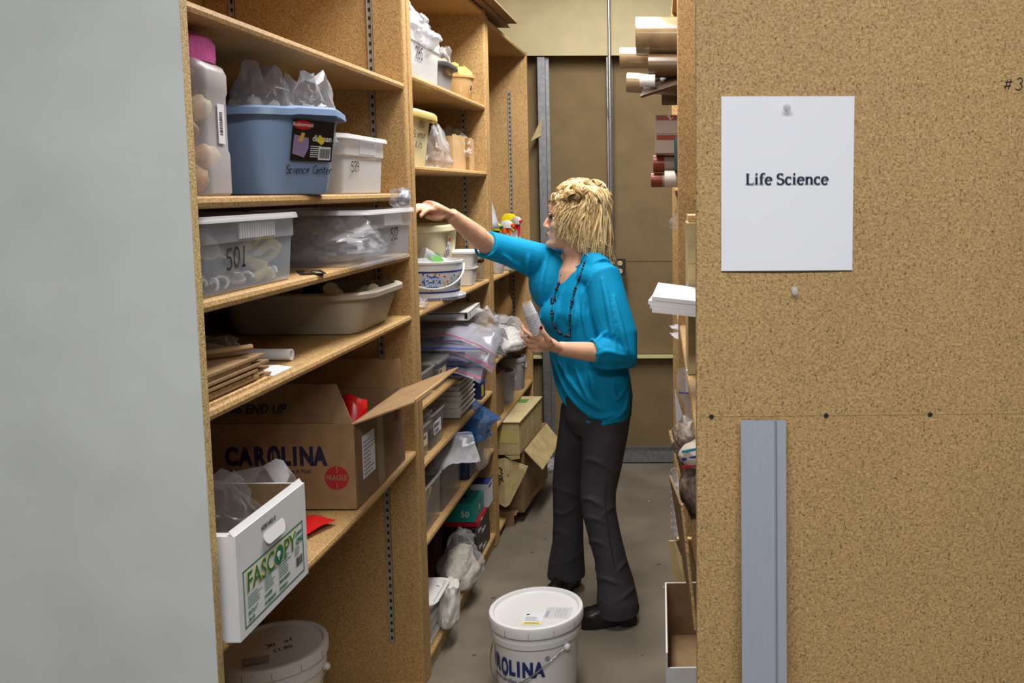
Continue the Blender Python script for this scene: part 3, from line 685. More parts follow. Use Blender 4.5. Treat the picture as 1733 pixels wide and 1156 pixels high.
ew = obj('end_wall', holed(2 * hy, hh - tk, 0, .150, .040, .014, tk), WBOX, fb, loc=(hx, 0, tk))
obj('hand_hole_tab', MB().rr([(0, 0), (0, .002)], .044, .016, .016, 6), WPL, ew, loc=(.001, .0, .153), rot=(pi / 2 - .25, 0, pi / 2), smooth=30)
obj('end_wall', MB().box(-hx, -hx + tk, -hy, hy, tk, hh), WBOX, fb)
for s in (-1, 1):
    obj('side_wall', MB().box(-hx, hx - tk, s * hy - (tk if s > 0 else 0), s * hy + (0 if s > 0 else tk), tk, hh), WBOX, fb)
    obj('inner_liner', MB().box(-hx + tk, hx - tk - .001, s * (hy - tk) - (.0012 if s > 0 else 0), s * (hy - tk) + (0 if s > 0 else .0012), tk, hh - .001), INNER, fb)
obj('end_liner', MB().box(hx - tk - .0014, hx - tk - .0002, -hy + tk, hy - tk, tk, .115), INNER, fb)
obj('near_flap', MB().slab([(-hx, -hy + tk, hh), (hx - .02, -hy + tk, hh), (hx - .03, -hy + .07, hh - .02), (-hx, -hy + .07, hh - .02)], .003), WBOX, fb)
obj('top_fold', MB().slab([(hx - .0045, -hy, hh), (hx - .0045, hy, hh), (hx - .011, hy, hh + .010), (hx - .011, -hy, hh + .010)], .002), WBOX, fb)
GRN = mat('print_green', (22, 110, 78), .65); YEL = mat('print_yellow', (196, 186, 40), .65)
ex = .0008
fm = MB()
for x0, x1, z0, z1 in ((-.132, .132, .012, .0145), (-.132, .132, .1215, .124), (-.132, -.1295, .012, .124), (.1295, .132, .012, .124)):
    fm.box(0, .0003, x0, x1, z0, z1)
obj('printed_border', fm, GRN, ew, loc=(ex - .0004, 0, 0))
text('FASCOPY', .054, (ex, -.120, .078), SIDE, YEL, ew, bold=.0016, sx=.92, spacing=1.02)
text('FASCOPY', .054, (ex + .0006, -.120, .078), SIDE, GRN, ew, bold=-.0001, sx=.92, spacing=1.02)
disc('tree_mark', .0165, (ex + .0011, .0115, .0955), SIDE, GRN, ew)
disc('tree_crown', .008, (ex + .0016, .0115, .099), SIDE, WPL, ew, n=12, ell=.7); flat('tree_trunk', .003, .009, (ex + .0016, .010, .087), SIDE, WPL, ew, t=.0003)
text('Letter', .013, (ex, .094, .102), SIDE, GRN, ew, shear=.2); text('CPG', .016, (ex, .096, .083), SIDE, GRN, ew, bold=.0004)
barcode(.034, .020, (ex, .092, .034), SIDE, ew, 2)
lines_print(5, .058, .026, (ex, -.118, .046), SIDE, ew, GRN, 11); lines_print(6, .05, .032, (ex, -.05, .048), SIDE, ew, GRN, 12); lines_print(7, .062, .040, (ex, .012, .046), SIDE, ew, GRN, 13); lines_print(4, .03, .02, (ex, .088, .060), SIDE, ew, GRN, 14)
text('8.5"x11"', .011, (ex, -.118, .032), SIDE, GRN, ew); text('20 LB', .010, (ex, -.118, .019), SIDE, GRN, ew)
text('WHITE', .010, (ex, -.052, .034), SIDE, GRN, ew); text('92 BRIGHT', .010, (ex, -.052, .020), SIDE, GRN, ew); text('5000 SHEETS', .009, (ex, .012, .034), SIDE, GRN, ew); text('FW6011', .011, (ex, .012, .019), SIDE, GRN, ew)
text('62SE1402 D', .0125, (ex, -.052, .173), SIDE, mat('stamp_grey', (70, 72, 84), .8), ew)
bag('clear plastic bag rising out of the FASCOPY box', (-.99, 1.81, Z5 + .03), .20, .12, .205, 31, BAGPL, .3, pinch=.6, amp=.35)
bag('clear bag corner flopping over the far edge of the FASCOPY box', (-.95, 1.93, Z5 + .002), .16, .06, .21, 34, BAGPL, .1, pinch=.8, amp=.25)

# ---------------------------------------------------------------- pails
PAILW = mat('white_pail_plastic', (232, 233, 234), .35, bump=.02, bscale=120)
def pail(label, loc, rz, r=.146, h=.285, text_on=True, seed=0):
    t = thing('pail', label, 'bucket', loc, rz)
    obj('pail_body', MB().lathe([(r * .84, 0), (r * .86, .004), (r * .93, h * .70), (r * .935, h * .74), (r * 1.0, h * .745), (r * 1.0, h * .80), (r * .955, h * .805), (r * .955, h * .86), (r * .99, h * .862), (r * .99, h * .93)], 48), PAILW, t, smooth=32)
    ld = obj('lid', MB().lathe([(r * 1.0, h * .875), (r * 1.045, h * .88), (r * 1.05, h * .97), (r * 1.03, h * .995), (r * .99, h), (r * .955, h * .998), (r * .925, h * .965), (r * .89, h * .955), (0.001, h * .955)], 56), PAILW, t, smooth=32)
    mb = MB()
    for i in range(12):
        a = 2 * pi * i / 12 + .2
        q = MB().box(r * 1.046, r * 1.054, -.0008, .0008, h * .885, h * .955); q.xf(Matrix.Rotation(a, 4, 'Z')); mb.add(q.v, q.f)
    obj('lid_slits', mb, mat('slit_grey', (150, 146, 136), .6), ld)
    # wire bail hanging down the front
    P = []
    for i in range(19):
        a = -pi + pi * i / 18; dd = sin(pi * i / 18)
        P.append((r * 1.015 * cos(a) , r * 1.015 * sin(a) - .004 * dd, h * .70 - h * .40 * dd ** 1.6))
    hb = obj('bail_wire', MB().tube(P, .0022, 8), CHROME, t, smooth=60)
    for s in (-1, 1):
        obj('bail_ear', MB().ball((s * r * 1.0, 0, h * .70), .012, 10, 6), PAILW, t, smooth=60)
    return t, ld
def ring_text(rad):
    def w(c):
        a = c.x / rad - pi / 2
        return Vector(((rad + c.z) * cos(a), (rad + c.z) * sin(a), c.y))
    return w
BNAVY = mat('pail_print_blue', (34, 44, 112), .5)
pl, ld = pail('white lidded pail printed CAROLINA standing in the aisle', (-.472, 2.775, 0), -.71); ld.rotation_euler.z = 1.03
R_ = .1335
base_z = .121
for ch, x in [('C', -.126), ('A', -.089), ('R', -.049), ('L', .022), ('I', .052), ('N', .070), ('A', .108)]:
    text(ch, .064, (0, 0, base_z), FLAT, BNAVY, pl, bold=.0036, warp=lambda c, x=x: ring_text(.1355)(Vector((c.x * .72 + x, c.y, c.z))))
text('O', .080, (0, 0, base_z - .008), FLAT, BNAVY, pl, bold=.0034, warp=lambda c: ring_text(.1355)(Vector((c.x * .5 - .0135, c.y, c.z))))
text('®', .022, (0, 0, base_z + .046), FLAT, BNAVY, pl, warp=lambda c: ring_text(.1355)(Vector((c.x + .143, c.y, c.z))))
text('www.carolina.com', .020, (0, 0, base_z - .028), FLAT, BNAVY, pl, warp=lambda c: ring_text(.1350)(Vector((c.x - .06, c.y, c.z))))
zl = .285 * .955 + .0006
lb = flat('lid_label', .062, .078, (-.062, -.082, zl), (0, 0, -.33), PAPER, ld, t=.0003)
flat('label_band', .062, .020, (0, 0, .0004), FLAT, mat('label_band_yellow', (232, 218, 140), .6), lb, t=.0002)
text('CAROLINA', .0095, (.056, .013, .0008), (0, 0, pi), INK, lb, bold=.0002, thick=.0001)
lines_print(6, .05, .03, (.006, .026, .0005), FLAT, lb, mat('print_grey', (120, 122, 132), .7), 2); flat('label_square', .010, .008, (.006, .064, .0004), FLAT, INK, lb, t=.0002)
l2 = flat('shipping_sheet', .085, .075, (.012, -.06, zl), (0, 0, -.36), clear('sheet_sleeve', (224, 225, 230), .55, .3), ld, t=.0003)
lines_print(2, .06, .010, (.012, .006, .0005), (0, 0, pi / 2), l2, BNAVY, 7); lines_print(5, .06, .04, (.07, .008, .0005), (0, 0, pi / 2), l2, mat('print_pale', (176, 176, 186), .7), 9)
pl2, ld2 = pail('dusty white lidded pail under the lowest shelf of the nearest unit', (-1.205, 2.50, .0225), .2, text_on=False)
lb = flat('label_print', .07, .05, (-.06, -.10, zl), (0, 0, .2), clear('faded_label', (190, 186, 184), .5, .5), ld2, t=.0003)
text('CAROLINA', .011, (.064, .010, .0008), (0, 0, pi), INK, lb, thick=.0001)
hand('30 Nat', .020, (-.02, -.0, zl + .0004), (0, 0, .5), ld2, w=.16, seed=9); hand('Cl 85', .018, (.01, -.03, zl + .0004), (0, 0, .5), ld2, w=.16, seed=10)
# ================================================================ middle left unit
ZA, ZB, ZC, ZD, ZE, ZF, ZG = 2.01, 1.72, 1.243, .93, .735, .468, .07
clear_bin('frosted bin numbered 285 on the top shelf of the middle unit', -1.005, 3.075, ZA, .135, .185, .175, CLEARBIN2, '285', num_h=.040, num_at=-.62, num_z=.36, rim=.012)
MIX = mat('mixed_parts', (214, 206, 190), .6, var=.3, scale=35)
item('parts_heap', 'pale jumble of small parts seen inside the bin numbered 285', 'parts', lump((0, 0, 0), (.11, .155, .05), 9, .35, 3, 18, 12, squash=-.03), MIX, (-1.0, 3.075, ZA + .042), smooth=50)
bag('tall crumpled clear bag at the near end of bin 285', (-.93, 2.97, ZA + .09), .16, .16, .165, 41, BAGW, .2, pinch=.45, amp=.35)
bag('crumpled clear bag at the far end of bin 285', (-.93, 3.14, ZA + .09), .15, .18, .145, 43, BAGW, .8, pinch=.45, amp=.4)
GREYP = mat('grey_plastic', (142, 142, 148), .42); DGREY = mat('dark_grey_plastic', (60, 60, 66), .4)
gb = thing('storage_box', 'grey plastic box with a dark lip behind bin 285', 'box', (-1.0, 3.42, ZA))
obj('box_body', MB().rr([(-.01, 0), (0, .006), (.012, .095), (.012, .10), (-.004, .10), (-.02, .012)], .115, .085, .02, 4), GREYP, gb, smooth=40)
obj('lip', MB().rr([(.013, .092), (.030, .086), (.032, .092), (.028, .104), (.008, .106), (.008, .10)], .115, .085, .02, 4, cap0=False, cap1=False), DGREY, gb, smooth=40)
bag('small clear bag of shells lying on the grey box', (-.92, 3.43, ZA + .06), .11, .15, .11, 45, BAGPL, 0, (mat('shell_tan', (196, 158, 104), .6),), pinch=.7)
TANP = mat('tan_plastic', (206, 172, 122), .42)
tk_ = thing('tan_bucket', 'small tan tub heaped with yellow sponges, labelled Sponge', 'bucket', (-.925, 3.77, ZA))
obj('tub_body', MB().lathe([(.048, 0), (.053, .005), (.064, .092), (.071, .094), (.072, .102), (.064, .104), (.058, .098), (.046, .01)], 32), TANP, tk_, smooth=40)
lb = flat('paper_label', .048, .042, (-.024, .0, .040), FLAT, PAPER, tk_, t=.0004); lb.rotation_euler = (RD(96), 0, RD(50)); lb.location = (.024, -.052, .036)
hand('Spog', .018, (.004, .014, .0007), FLAT, lb, w=.2, seed=6)
SPG = mat('yellow_sponge', (214, 176, 96), .9, var=.15, scale=60, bump=.5, bscale=130)
for i, (x, y, z, r) in enumerate([(.0, .0, .115, .032), (.035, .012, .108, .026), (-.035, -.01, .108, .027), (.012, -.036, .106, .025), (-.02, .03, .106, .026), (.018, .03, .130, .022), (-.012, -.012, .142, .020), (.040, -.02, .104, .018)]):
    item('sponge', 'rough yellow natural sponge piled in the small tan tub', 'sponge', lump((0, 0, 0), (r, r * .9, r * .8), i + 30, .4, 3, 16, 10), SPG, (-.925 + x, 3.77 + y, ZA + z), i, 'sponges in the tan tub', smooth=60)

# shelf B
kb = thing('cream_bucket', 'cream bucket with yellow pouring lip marked Science Kits', 'bucket', (-.975, 3.055, ZB), RD(-12))
KIT = mat('pale_cream_plastic', (228, 220, 180), .42); KITY = mat('buttery_rim_plastic', (232, 214, 136), .4)
obj('bucket_body', MB().rr([(-.012, 0), (-.003, .004), (0, .014), (.020, .165), (.020, .178), (.010, .178), (-.012, .016)], .085, .088, .04, 6), KIT, kb, smooth=40)
def lipwarp(p):
    x, y, z = p
    if x > .08 and y > -.02: z += .0; z -= .012 * max(0, min(1, (y + .02) / .1)); x += .010 * max(0, min(1, (y + .02) / .08))
    return (x, y, z)
obj('pouring_rim', MB().rr([(.020, .168), (.034, .162), (.037, .166), (.036, .184), (.030, .190), (.014, .190), (.012, .180)], .085, .088, .04, 6, cap0=False, cap1=False, warp=lipwarp), KITY, kb, smooth=40)
hand('6050', .022, (.104, -.028, .132), (RD(97), 0, pi / 2), kb, w=.12, seed=2, adv=.6); hand('Science', .022, (.1005, -.050, .098), (RD(97), 0, pi / 2), kb, w=.12, seed=3, adv=.56); hand('Kits', .024, (.0965, -.03, .062), (RD(97), 0, pi / 2), kb, w=.12, seed=5, adv=.6)
bag('dark foil bag peeping over the cream Science Kits bucket', (-.98, 3.04, ZB + .12), .12, .12, .09, 51, mat('foil_dark', (120, 112, 108), .25, metal=.6), 0, pinch=.5, amp=.4)
bag('sagging clear bag squeezed between the Science Kits bucket and a carton', (-.905, 3.325, ZB), .10, .17, .155, 53, BAGPL, .1, pinch=.25, amp=.35)
KRAFT = mat('kraft_card', (196, 162, 118), .75, var=.05, scale=20)
kx = thing('small_carton', 'open kraft carton with a brown tape strip on its side', 'box', (-1.03, 3.745, ZB))
for n_, b_ in (('carton_bottom', (-.13, .13, -.185, .185, 0, .003)), ('wall', (.127, .13, -.185, .185, .003, .135)), ('wall', (-.13, -.127, -.185, .185, .003, .135)), ('wall', (-.127, .127, -.185, -.182, .003, .135)), ('wall', (-.127, .127, .182, .185, .003, .135))):
    obj(n_, MB().box(*b_), KRAFT, kx)
obj('tape_strip', MB().box(.1301, .1306, .02, .085, 0, .137), mat('brown_tape', (150, 112, 66), .35), kx)
obj('ragged_edge', MB().grid(lambda u, v: (.1285, -.185 + .37 * u, .135 + v * (.004 + .006 * abs(sin(u * 37) * sin(u * 13)))), 40, 1), KRAFT, kx, thick=.002)
bag('crinkled clear film poking out of the kraft carton', (-.96, 3.80, ZB + .05), .13, .20, .125, 55, BAGPL, 0, pinch=.4, amp=.5)

# shelf C
cbn = thing('cream_bin', 'tall cream plastic bin with a torn label behind the party bucket', 'bin', (-1.065, 3.575, ZC))
obj('bin_body', MB().rr([(-.012, 0), (-.003, .004), (0, .014), (.024, .235), (.024, .25), (.012, .25), (-.012, .018)], .120, .118, .035, 6), KIT, cbn, smooth=40)
obj('rim', MB().rr([(.024, .238), (.036, .232), (.040, .238), (.038, .254), (.03, .260), (.016, .260), (.014, .25)], .120, .118, .035, 6, cap0=False, cap1=False), KIT, cbn, smooth=40)
lb = obj('torn_label', MB().add([(0, 0, .0005), (.07, .012, .0005), (.066, .06, .0005), (.06, .095, .0005), (.024, .10, .0005), (.018, .06, .0005), (-.002, .05, .0005)], [(0, 1, 2, 3, 4, 5, 6)]), PAPER, cbn, loc=(.138, -.085, .118), rot=(RD(96), 0, pi / 2))
disc('label_dot', .018, (.044, .083, .0008), FLAT, mat('label_red', (196, 28, 34), .4), lb, ell=.5); text('3.99', .016, (.014, .052, .0008), FLAT, INK, lb, thick=.0001)
obj('label_bars', MB().box(.006, .02, .012, .044, .0006, .0009).box(.028, .036, .016, .048, .0006, .0009).box(.044, .058, .018, .044, .0006, .0009), mat('label_violet', (120, 84, 120), .6), lb)

pb = thing('party_bucket', 'low white bucket with a blue banded confetti print and handle', 'bucket', (-.915, 3.27, ZC + .008), 0); pb.scale = (1.17,) * 3
obj('bucket_body', MB().lathe([(.078, 0), (.081, .004), (.092, .098), (.092, .104), (.095, .106), (.095, .112), (.091, .113), (.088, .104), (.076, .008)], 48), WPL, pb, smooth=35)
NB = mat('print_royal_blue', (28, 44, 140), .5)
for z0, z1 in ((.014, .019), (.078, .083)):
    obj('blue_band', MB().lathe([(.0812 + .112 * z0 + .0006, z0), (.0812 + .112 * z1 + .0006, z1)], 48, cap0=False, cap1=False), NB, pb, smooth=60)
def on_pail(ang, z):
    r = .0815 + .112 * z + .0009
    return (r * cos(ang), r * sin(ang), z), (pi / 2, 0, ang + pi / 2)
l_, r_ = on_pail(RD(-76), .049)
disc('print_badge', .026, l_, r_, mat('print_cobalt', (30, 110, 196), .5), pb, ell=.85)
l_, r_ = on_pail(RD(-76), .051)
text('Party', .021, [l_[0] * 1.008, l_[1] * 1.008, .052], r_, PAPER, pb, align='CENTER', bold=.0006, shear=.2); text('Smile', .021, [l_[0] * 1.008, l_[1] * 1.008, .036], r_, PAPER, pb, align='CENTER', bold=.0006, shear=.2)
rd = random.Random(3); cc = [(214, 40, 40), (238, 200, 40), (40, 150, 70), (40, 100, 200), (30, 40, 120)]
for i in range(64):
    a = RD(rd.uniform(-150, 20)); z = rd.uniform(.030, .070)
    if abs(a - RD(-76)) < .32: z = rd.choice((rd.uniform(.024, .029), rd.uniform(.071, .075)))
    l_, r_ = on_pail(a, z); k = rd.randrange(5)
    disc('confetti_dot', rd.uniform(.0018, .0036), l_, r_, mat('confetti%d' % k, cc[k], .5), pb, n=8)
P = [(.097 * cos(RD(-175 + 170 * i / 20)) , .100 * sin(RD(-175 + 170 * i / 20)) - .004, .100 - .070 * sin(pi * i / 20) ** .8) for i in range(21)]
obj('handle', MB().tube(P, .0034, 8), WPL, pb, smooth=60).rotation_euler = (0, 0, RD(18))
ldc = thing('bucket_lid', 'upturned white lid printed CHOCOLATE under the party bucket', 'lid', (-.915, 3.27, ZC)); ldc.scale = (1.17, 1.17, 1)
obj('lid_disc', MB().lathe([(.094, 0), (.100, .001), (.101, .012), (.098, .012), (.097, .004), (.0, .004)], 48), WPL, ldc, smooth=35)
for k in range(4):
    w_ = text('CHOCOLATE  - ', .0095, (0, 0, .0095), FLAT, NB, ldc, bold=.0003, warp=lambda c, k=k: ring_text(.1015)(Vector((-c.x, -c.y, c.z)) + Vector((-.075 + .062 * k, 0, 0))))
cp = thing('leaf_print_cup', 'clear cup printed with green leaves lying in the party bucket', 'cup', (-.90, 3.27, ZC + .118)); cp.rotation_euler = (RD(10), RD(-65), .3); cp.scale = (1.25,) * 3
obj('cup_wall', MB().lathe([(.026, -.03), (.030, -.028), (.038, .05), (.039, .052)], 28, cap1=False), BAGW, cp, smooth=50)
for i in range(6):
    a = i * pi / 3; l_ = (.0355 * cos(a), .0355 * sin(a), .012)
    disc('leaf_print', .015, l_, (pi / 2 - .1, 0, a + pi / 2), mat('leaf_green', (86, 160, 58), .5) if i % 2 else mat('leaf_dull_green', (70, 128, 92), .5), cp, n=14, ell=1.3)
FOAM = mat('foam_white', (226, 226, 224), .6)
wt = thing('deli_tub', 'white square tub, lower of two stacked behind the party bucket', 'tub', (-.915, 3.70, ZC)); obj('tub_body', MB().rr([(-.004, 0), (0, .003), (.010, .07), (.014, .071), (.014, .075), (.004, .075)], .050, .050, .018, 5), FOAM, wt, smooth=40)
wt2 = thing('deli_tub', 'white square tub with flat lid, upper of two stacked behind the party bucket', 'tub', (-.91, 3.70, ZC + .0755)); obj('tub_body', MB().rr([(-.004, 0), (0, .003), (.012, .06), (.012, .062)], .052, .052, .018, 5), FOAM, wt2, smooth=40)
obj('lid', MB().rr([(.012, .060), (.020, .060), (.021, .068), (.017, .071), (.006, .072), (.004, .068)], .052, .052, .018, 5), FOAM, wt2, smooth=40)
bl = thing('black_lid_canister', 'square clear canister with a black lid at the shelf end', 'canister', (-.905, 3.85, ZC)); obj('canister_body', MB().rr([(-.003, 0), (0, .003), (0, .083)], .045, .040, .008, 4), GLASSY, bl, smooth=40)
obj('lid', MB().rr([(.002, .083), (.003, .084), (.003, .096), (0, .098)], .045, .040, .008, 4), BLACK, bl, smooth=40)
bag('tiny clear bag flat on the shelf in front of the party bucket', (-.885, 2.955, ZC), .07, .12, .035, 57, BAGPL, 0, pinch=.7)

# shelf D
bn = thing('ring_binder', 'white ring binder lying on top of the bag stack', 'binder', (-.975, 3.62, ZD + .195), RD(4))
BW = mat('binder_white', (206, 206, 204), .4)
obj('cover', MB().box(-.13, .128, -.15, .15, 0, .003), BW, bn); obj('cover', MB().box(-.13, .128, -.15, .15, .030, .033), BW, bn); obj('spine', MB().box(.124, .128, -.15, .15, .003, .030), BW, bn)
obj('spine_trim', MB().box(.128, .1288, -.15, .15, 0, .003).box(.128, .1288, -.15, .15, .030, .033).box(.128, .1288, -.15, -.147, 0, .033), CHROME, bn)
disc('finger_ring', .009, (.1285, -.11, .016), SIDE, CHROME, bn, n=16); disc('finger_hole', .006, (.1292, -.11, .016), SIDE, BLACK, bn, n=16)
obj('pages', MB().box(-.12, .11, -.14, .14, .003, .024), PAPER2, bn)
ZIPC = [mat('zip_blue', (88, 104, 176), .4), mat('zip_violet', (140, 110, 170), .4), mat('zip_red', (170, 90, 120), .4), mat('zip_navy', (60, 74, 150), .4)]
HAZE = clear('hazy_zip_film', (190, 192, 206), .13, .14)
pos_words = ['bottom', 'second', 'third', 'fourth', 'fifth', 'sixth', 'seventh', 'eighth', 'ninth', 'tenth', 'topmost']
for i in range(11):
    o = thing('zip_bag', 'empty zip bag, %s in the drooping stack under the binder' % (pos_words[i] if i in (0, 10) else pos_words[i] + ' from the bottom'), 'bag', (-1.01, 3.43 + .012 * sin(i * 2), ZD + .002 + i * .0165), 0, 'drooping stack of zip bags')
    sd = i * 1.37; w = .44 + .05 * sin(i * 3.3); y0 = -.14 + .03 * sin(i * 2.2); droop = .02 + .03 * (i / 10)
    def f(u, v, sd=sd, w=w, y0=y0, droop=droop, i=i):
        x = -.20 + w * u + .02 * sin(sd); y = y0 + .30 * v
        z = .010 * NZ.noise(Vector((u * 3 + sd, v * 3, sd))) + .006 * NZ.noise(Vector((u * 9, v * 9 + sd, 4))) + .006
        dr_ = max(0, .35 - v) ** 1.5 * .16 * (.5 + .5 * sin(u * 4 + sd)) + max(0, x - .12) ** 1.4 * (.55 + .45 * sin(v * 6 + sd))
        return (x, y, max(z, .0008) - dr_ * (i > 0) * (.5 + droop * 9))
    obj('film', MB().grid(f, 16, 12), HAZE, o, smooth=40, thick=.001)
    obj('zip_strip', MB().grid(lambda u, v: (f(u, .05 + .05 * v)[0], f(u, .05 + .05 * v)[1], f(u, .05 + .05 * v)[2] + .0016), 16, 1), ZIPC[i % 4], o)
bag('puffy knotted clear bag hanging over the edge beside the zip bags', (-.835, 3.70, ZD + .055), .15, .17, .155, 61, BAGPL, .4, pinch=.4, amp=.4)
def food_box(label, x, y, z, a, b, h, lidded, mt, lab=None, rz=0, seed=1, name='clear_container'):
    t = thing(name, label, 'container', (x, y, z), rz)
    obj('box_body', MB().rr([(-.004, 0), (0, .003), (.005, h - .008), (.005, h - .004), (.012, h - .004), (.012, h), (.002, h)], a, b, .012, 4, cap1=False), mt, t, smooth=40)
    if lidded: obj('lid', MB().rr([(.011, h - .001), (.013, h), (.013, h + .006), (.006, h + .008), (-.002, h + .004)], a, b, .014, 4), mt, t, smooth=40)
    if lab:
        l = flat('paper_label', b * 1.1, h * .36, (a + .0045, -b * .6, h * .36), SIDE, PAPER if lab[1] else CREAM, t, t=.0005)
        for k, wd in enumerate(lab[0]): hand(wd, h * .13, (b * .08, h * (.21 - .16 * k), .0008), FLAT, l, w=.16, seed=seed + k, adv=.62)
    return t
food_box('clear lidless container, nearest on the shelf below the zip bags', -1.01, 2.975, ZD, .14, .095, .10, False, GLASSY)
food_box('clear container with a small taped label, beside the zip bags', -1.01, 3.185, ZD, .14, .085, .095, True, GLASSY, (['Sand'], 0), seed=7)
DARKST = mat('dark_contents', (70, 64, 58), .7, var=.4, scale=60)
item('dark_contents', 'dark small parts filling the container with a taped label', 'parts', lump((0, 0, 0), (.12, .07, .035), 12, .2, squash=-.03), DARKST, (-1.01, 3.185, ZD + .036), smooth=60)

# shelf E
food_box('clear bin with a cream label, nearest on its shelf', -1.01, 2.935, ZE, .14, .060, .115, False, GLASSY, (['Tukan'], 0), seed=11)
food_box('clear bin labelled Balance Scales', -1.01, 3.095, ZE, .14, .085, .125, False, GLASSY, (['Balance', 'Scales'], 1), seed=13)
bag('shiny clear bag lying in the bin with a cream label', (-1.0, 2.935, ZE + .05), .20, .10, .10, 63, BAGW, 0, pinch=.6, amp=.4)
for i in range(4):
    item('white_packet', 'white flat packet stacked in the Balance Scales bin', 'packet', MB().box(-.11, .11, -.065, .065, 0, .012), PAPER2, (-1.01, 3.095 + .004 * sin(i), ZE + .045 + .019 * i), .03 * sin(i * 2), 'white packets in the Balance Scales bin', bevel=.003)
TRAY = mat('tray_white', (222, 220, 212), .5)
words = ['bottom', 'second lowest', 'third lowest', 'middle', 'third highest', 'second highest', 'top']
for i in range(7):
    t = thing('white_tray', 'white plastic tray, %s of the film-wrapped stack of seven' % words[i], 'tray', (-.985, 3.56, ZE + .004 + i * .0215), .012 * sin(i * 2.3), 'film-wrapped stack of white trays')
    obj('tray_body', MB().rr([(-.02, 0), (-.006, .001), (0, .019), (.004, .020), (.004, .0225), (-.004, .0225), (-.012, .004)], .118, .122, .012, 3), TRAY, t, smooth=35)
bag('glossy cling film gathered on top of the white tray stack', (-.95, 3.56, ZE + .158), .20, .21, .035, 65, BAGW, 0, pinch=.7, amp=.4)
yb = thing('yellow_blue_packet', 'small yellow and blue packet beyond the white trays', 'packet', (-.90, 3.80, ZE)); obj('packet_body', MB().box(-.06, .04, -.03, .05, 0, .075), mat('packet_navy', (40, 50, 110), .5), yb, bevel=.002); obj('yellow_panel', MB().box(.0402, .0406, -.03, .012, .012, .06), mat('packet_yellow', (226, 196, 40), .5), yb)

# shelf F
food_box('deep clear bin of wooden sticks, nearest on its shelf', -1.01, 3.0, ZF, .14, .115, .165, False, GLASSY)
food_box('deep clear empty bin between the wooden sticks and the blue bag', -1.01, 3.275, ZF, .14, .135, .17, False, GLASSY)
WOOD = mat('pale_stick_wood', (206, 176, 128), .6, var=.1, scale=30, stretch=(1, 8, 1))
rd = random.Random(11)
for i in range(16):
    y = 2.92 + .16 * rd.random(); x = -.885 - .06 * rd.random(); L = .10 + .05 * rd.random()
    item('wooden_stick', 'flat pale wooden stick in the deep clear bin', 'stick', MB().box(-.0045, .0045, -.0012, .0012, 0, L), WOOD, (x, y, ZF + .008), group='wooden sticks in the clear bin', rot=(rd.uniform(-.7, .5), rd.uniform(-.25, .05), rd.uniform(0, 3)), bevel=.001)
zipbag('open clear zip bag flopping across the deep clear bins', (-.86, 3.22, ZF + .20), .20, .17, 6, (RD(24), RD(-10), RD(20)), BAGW, wave=.03)
bb = thing('navy_bin', 'dark navy plastic bin under a clear blue bag', 'bin', (-.985, 3.635, ZF)); obj('bin_body', MB().rr([(-.004, 0), (0, .003), (.008, .13), (.012, .132), (.012, .138), (0, .138), (-.012, .008)], .128, .140, .014, 4), clear('navy_clear_plastic', (24, 48, 98), .72, .2), bb, smooth=40)
BLUEBAG = clear('blue_bag_film', (52, 122, 190), .34, .1)
bag('crumpled blue film bag piled on the navy bin', (-.92, 3.66, ZF + .13), .25, .28, .15, 67, BLUEBAG, .2, pinch=.5, amp=.45)
bag('clear blue bag draped over the front of the navy bin', (-.835, 3.68, ZF + .005), .035, .22, .20, 69, BAGPL, 0, pinch=.8, amp=.3)

# shelf G, lowest
for i in range(9):
    t = tag(obj('foam_sheet', MB().box(-.15, .12 - .014 * abs(sin(i * 1.9)), -.115, .10 + .02 * sin(i * 1.3), 0, .013), FOAM, loc=(-.985, 3.0, ZG + .001 + i * .0155), rot=(0, 0, .02 * sin(i * 2)), bevel=.002), 'white foam sheet, number %s up from the bottom in the lowest pile' % ['one', 'two', 'three', 'four', 'five', 'six', 'seven', 'eight', 'nine'][i], 'foam sheet', 'pile of foam sheets')
tr = thing('foam_tray', 'white foam tray lying on top of the lowest foam pile', 'tray', (-.975, 3.0, ZG + .142)); obj('tray_body', MB().rr([(-.03, 0), (-.01, .002), (0, .018), (.006, .019), (.005, .022), (-.006, .021), (-.02, .006)], .135, .105, .03, 5), FOAM, tr, smooth=40)
bag('creased white paper bag drooping off the lowest shelf', (-.845, 3.09, ZG - .0), .085, .15, .15, 71, mat('white_bag_paper', (214, 212, 206), .8), .1, pinch=.75, amp=.17)
RICE = mat('white_grains', (218, 212, 196), .8, var=.12, scale=220, bump=.6, bscale=220)
bag('clear zip bag of white grains slumped on the lowest shelf', (-.885, 3.42, ZG), .17, .26, .20, 73, BAGPL, .1, (RICE, .66), pinch=.3, amp=.3, filln='grains')
def carton(label, loc, a, b, h, mt, rz=0, name='glove_box', cat='box'):
    t = thing(name, label, cat, loc, rz); obj('carton_body', MB().box(-a, a, -b, b, 0, h), mt, t, bevel=.0015); return t
BK = mat('glove_box_black', (26, 24, 26), .4); TEAL = mat('glove_box_teal', (28, 150, 146), .45)
for i, l in enumerate(['black glove box marked SKINTX, bottom of the pile', 'black Examination Gloves box, middle of the pile']):
    g = carton(l, (-.985, 3.74 - .01 * i, ZG + .0005 + .0765 * i), .125, .13, .075, BK)
    text('Gloves', .026, (-.02 + .08, -.1306, .044), FRONT, PAPER, g, sx=.9); text('SKINTX', .022, (.045, -.1306, .008), FRONT, PAPER, g, bold=.0003)
    obj('red_stripe', MB().box(.06, .115, -.1306, -.1301, .036, .040), mat('stripe_red', (200, 24, 50), .5), g)
    text('Gloves', .022, (.1256, -.09, .040), SIDE, PAPER, g); text('SKINTX', .020, (.1256, -.02, .012), SIDE, PAPER, g)
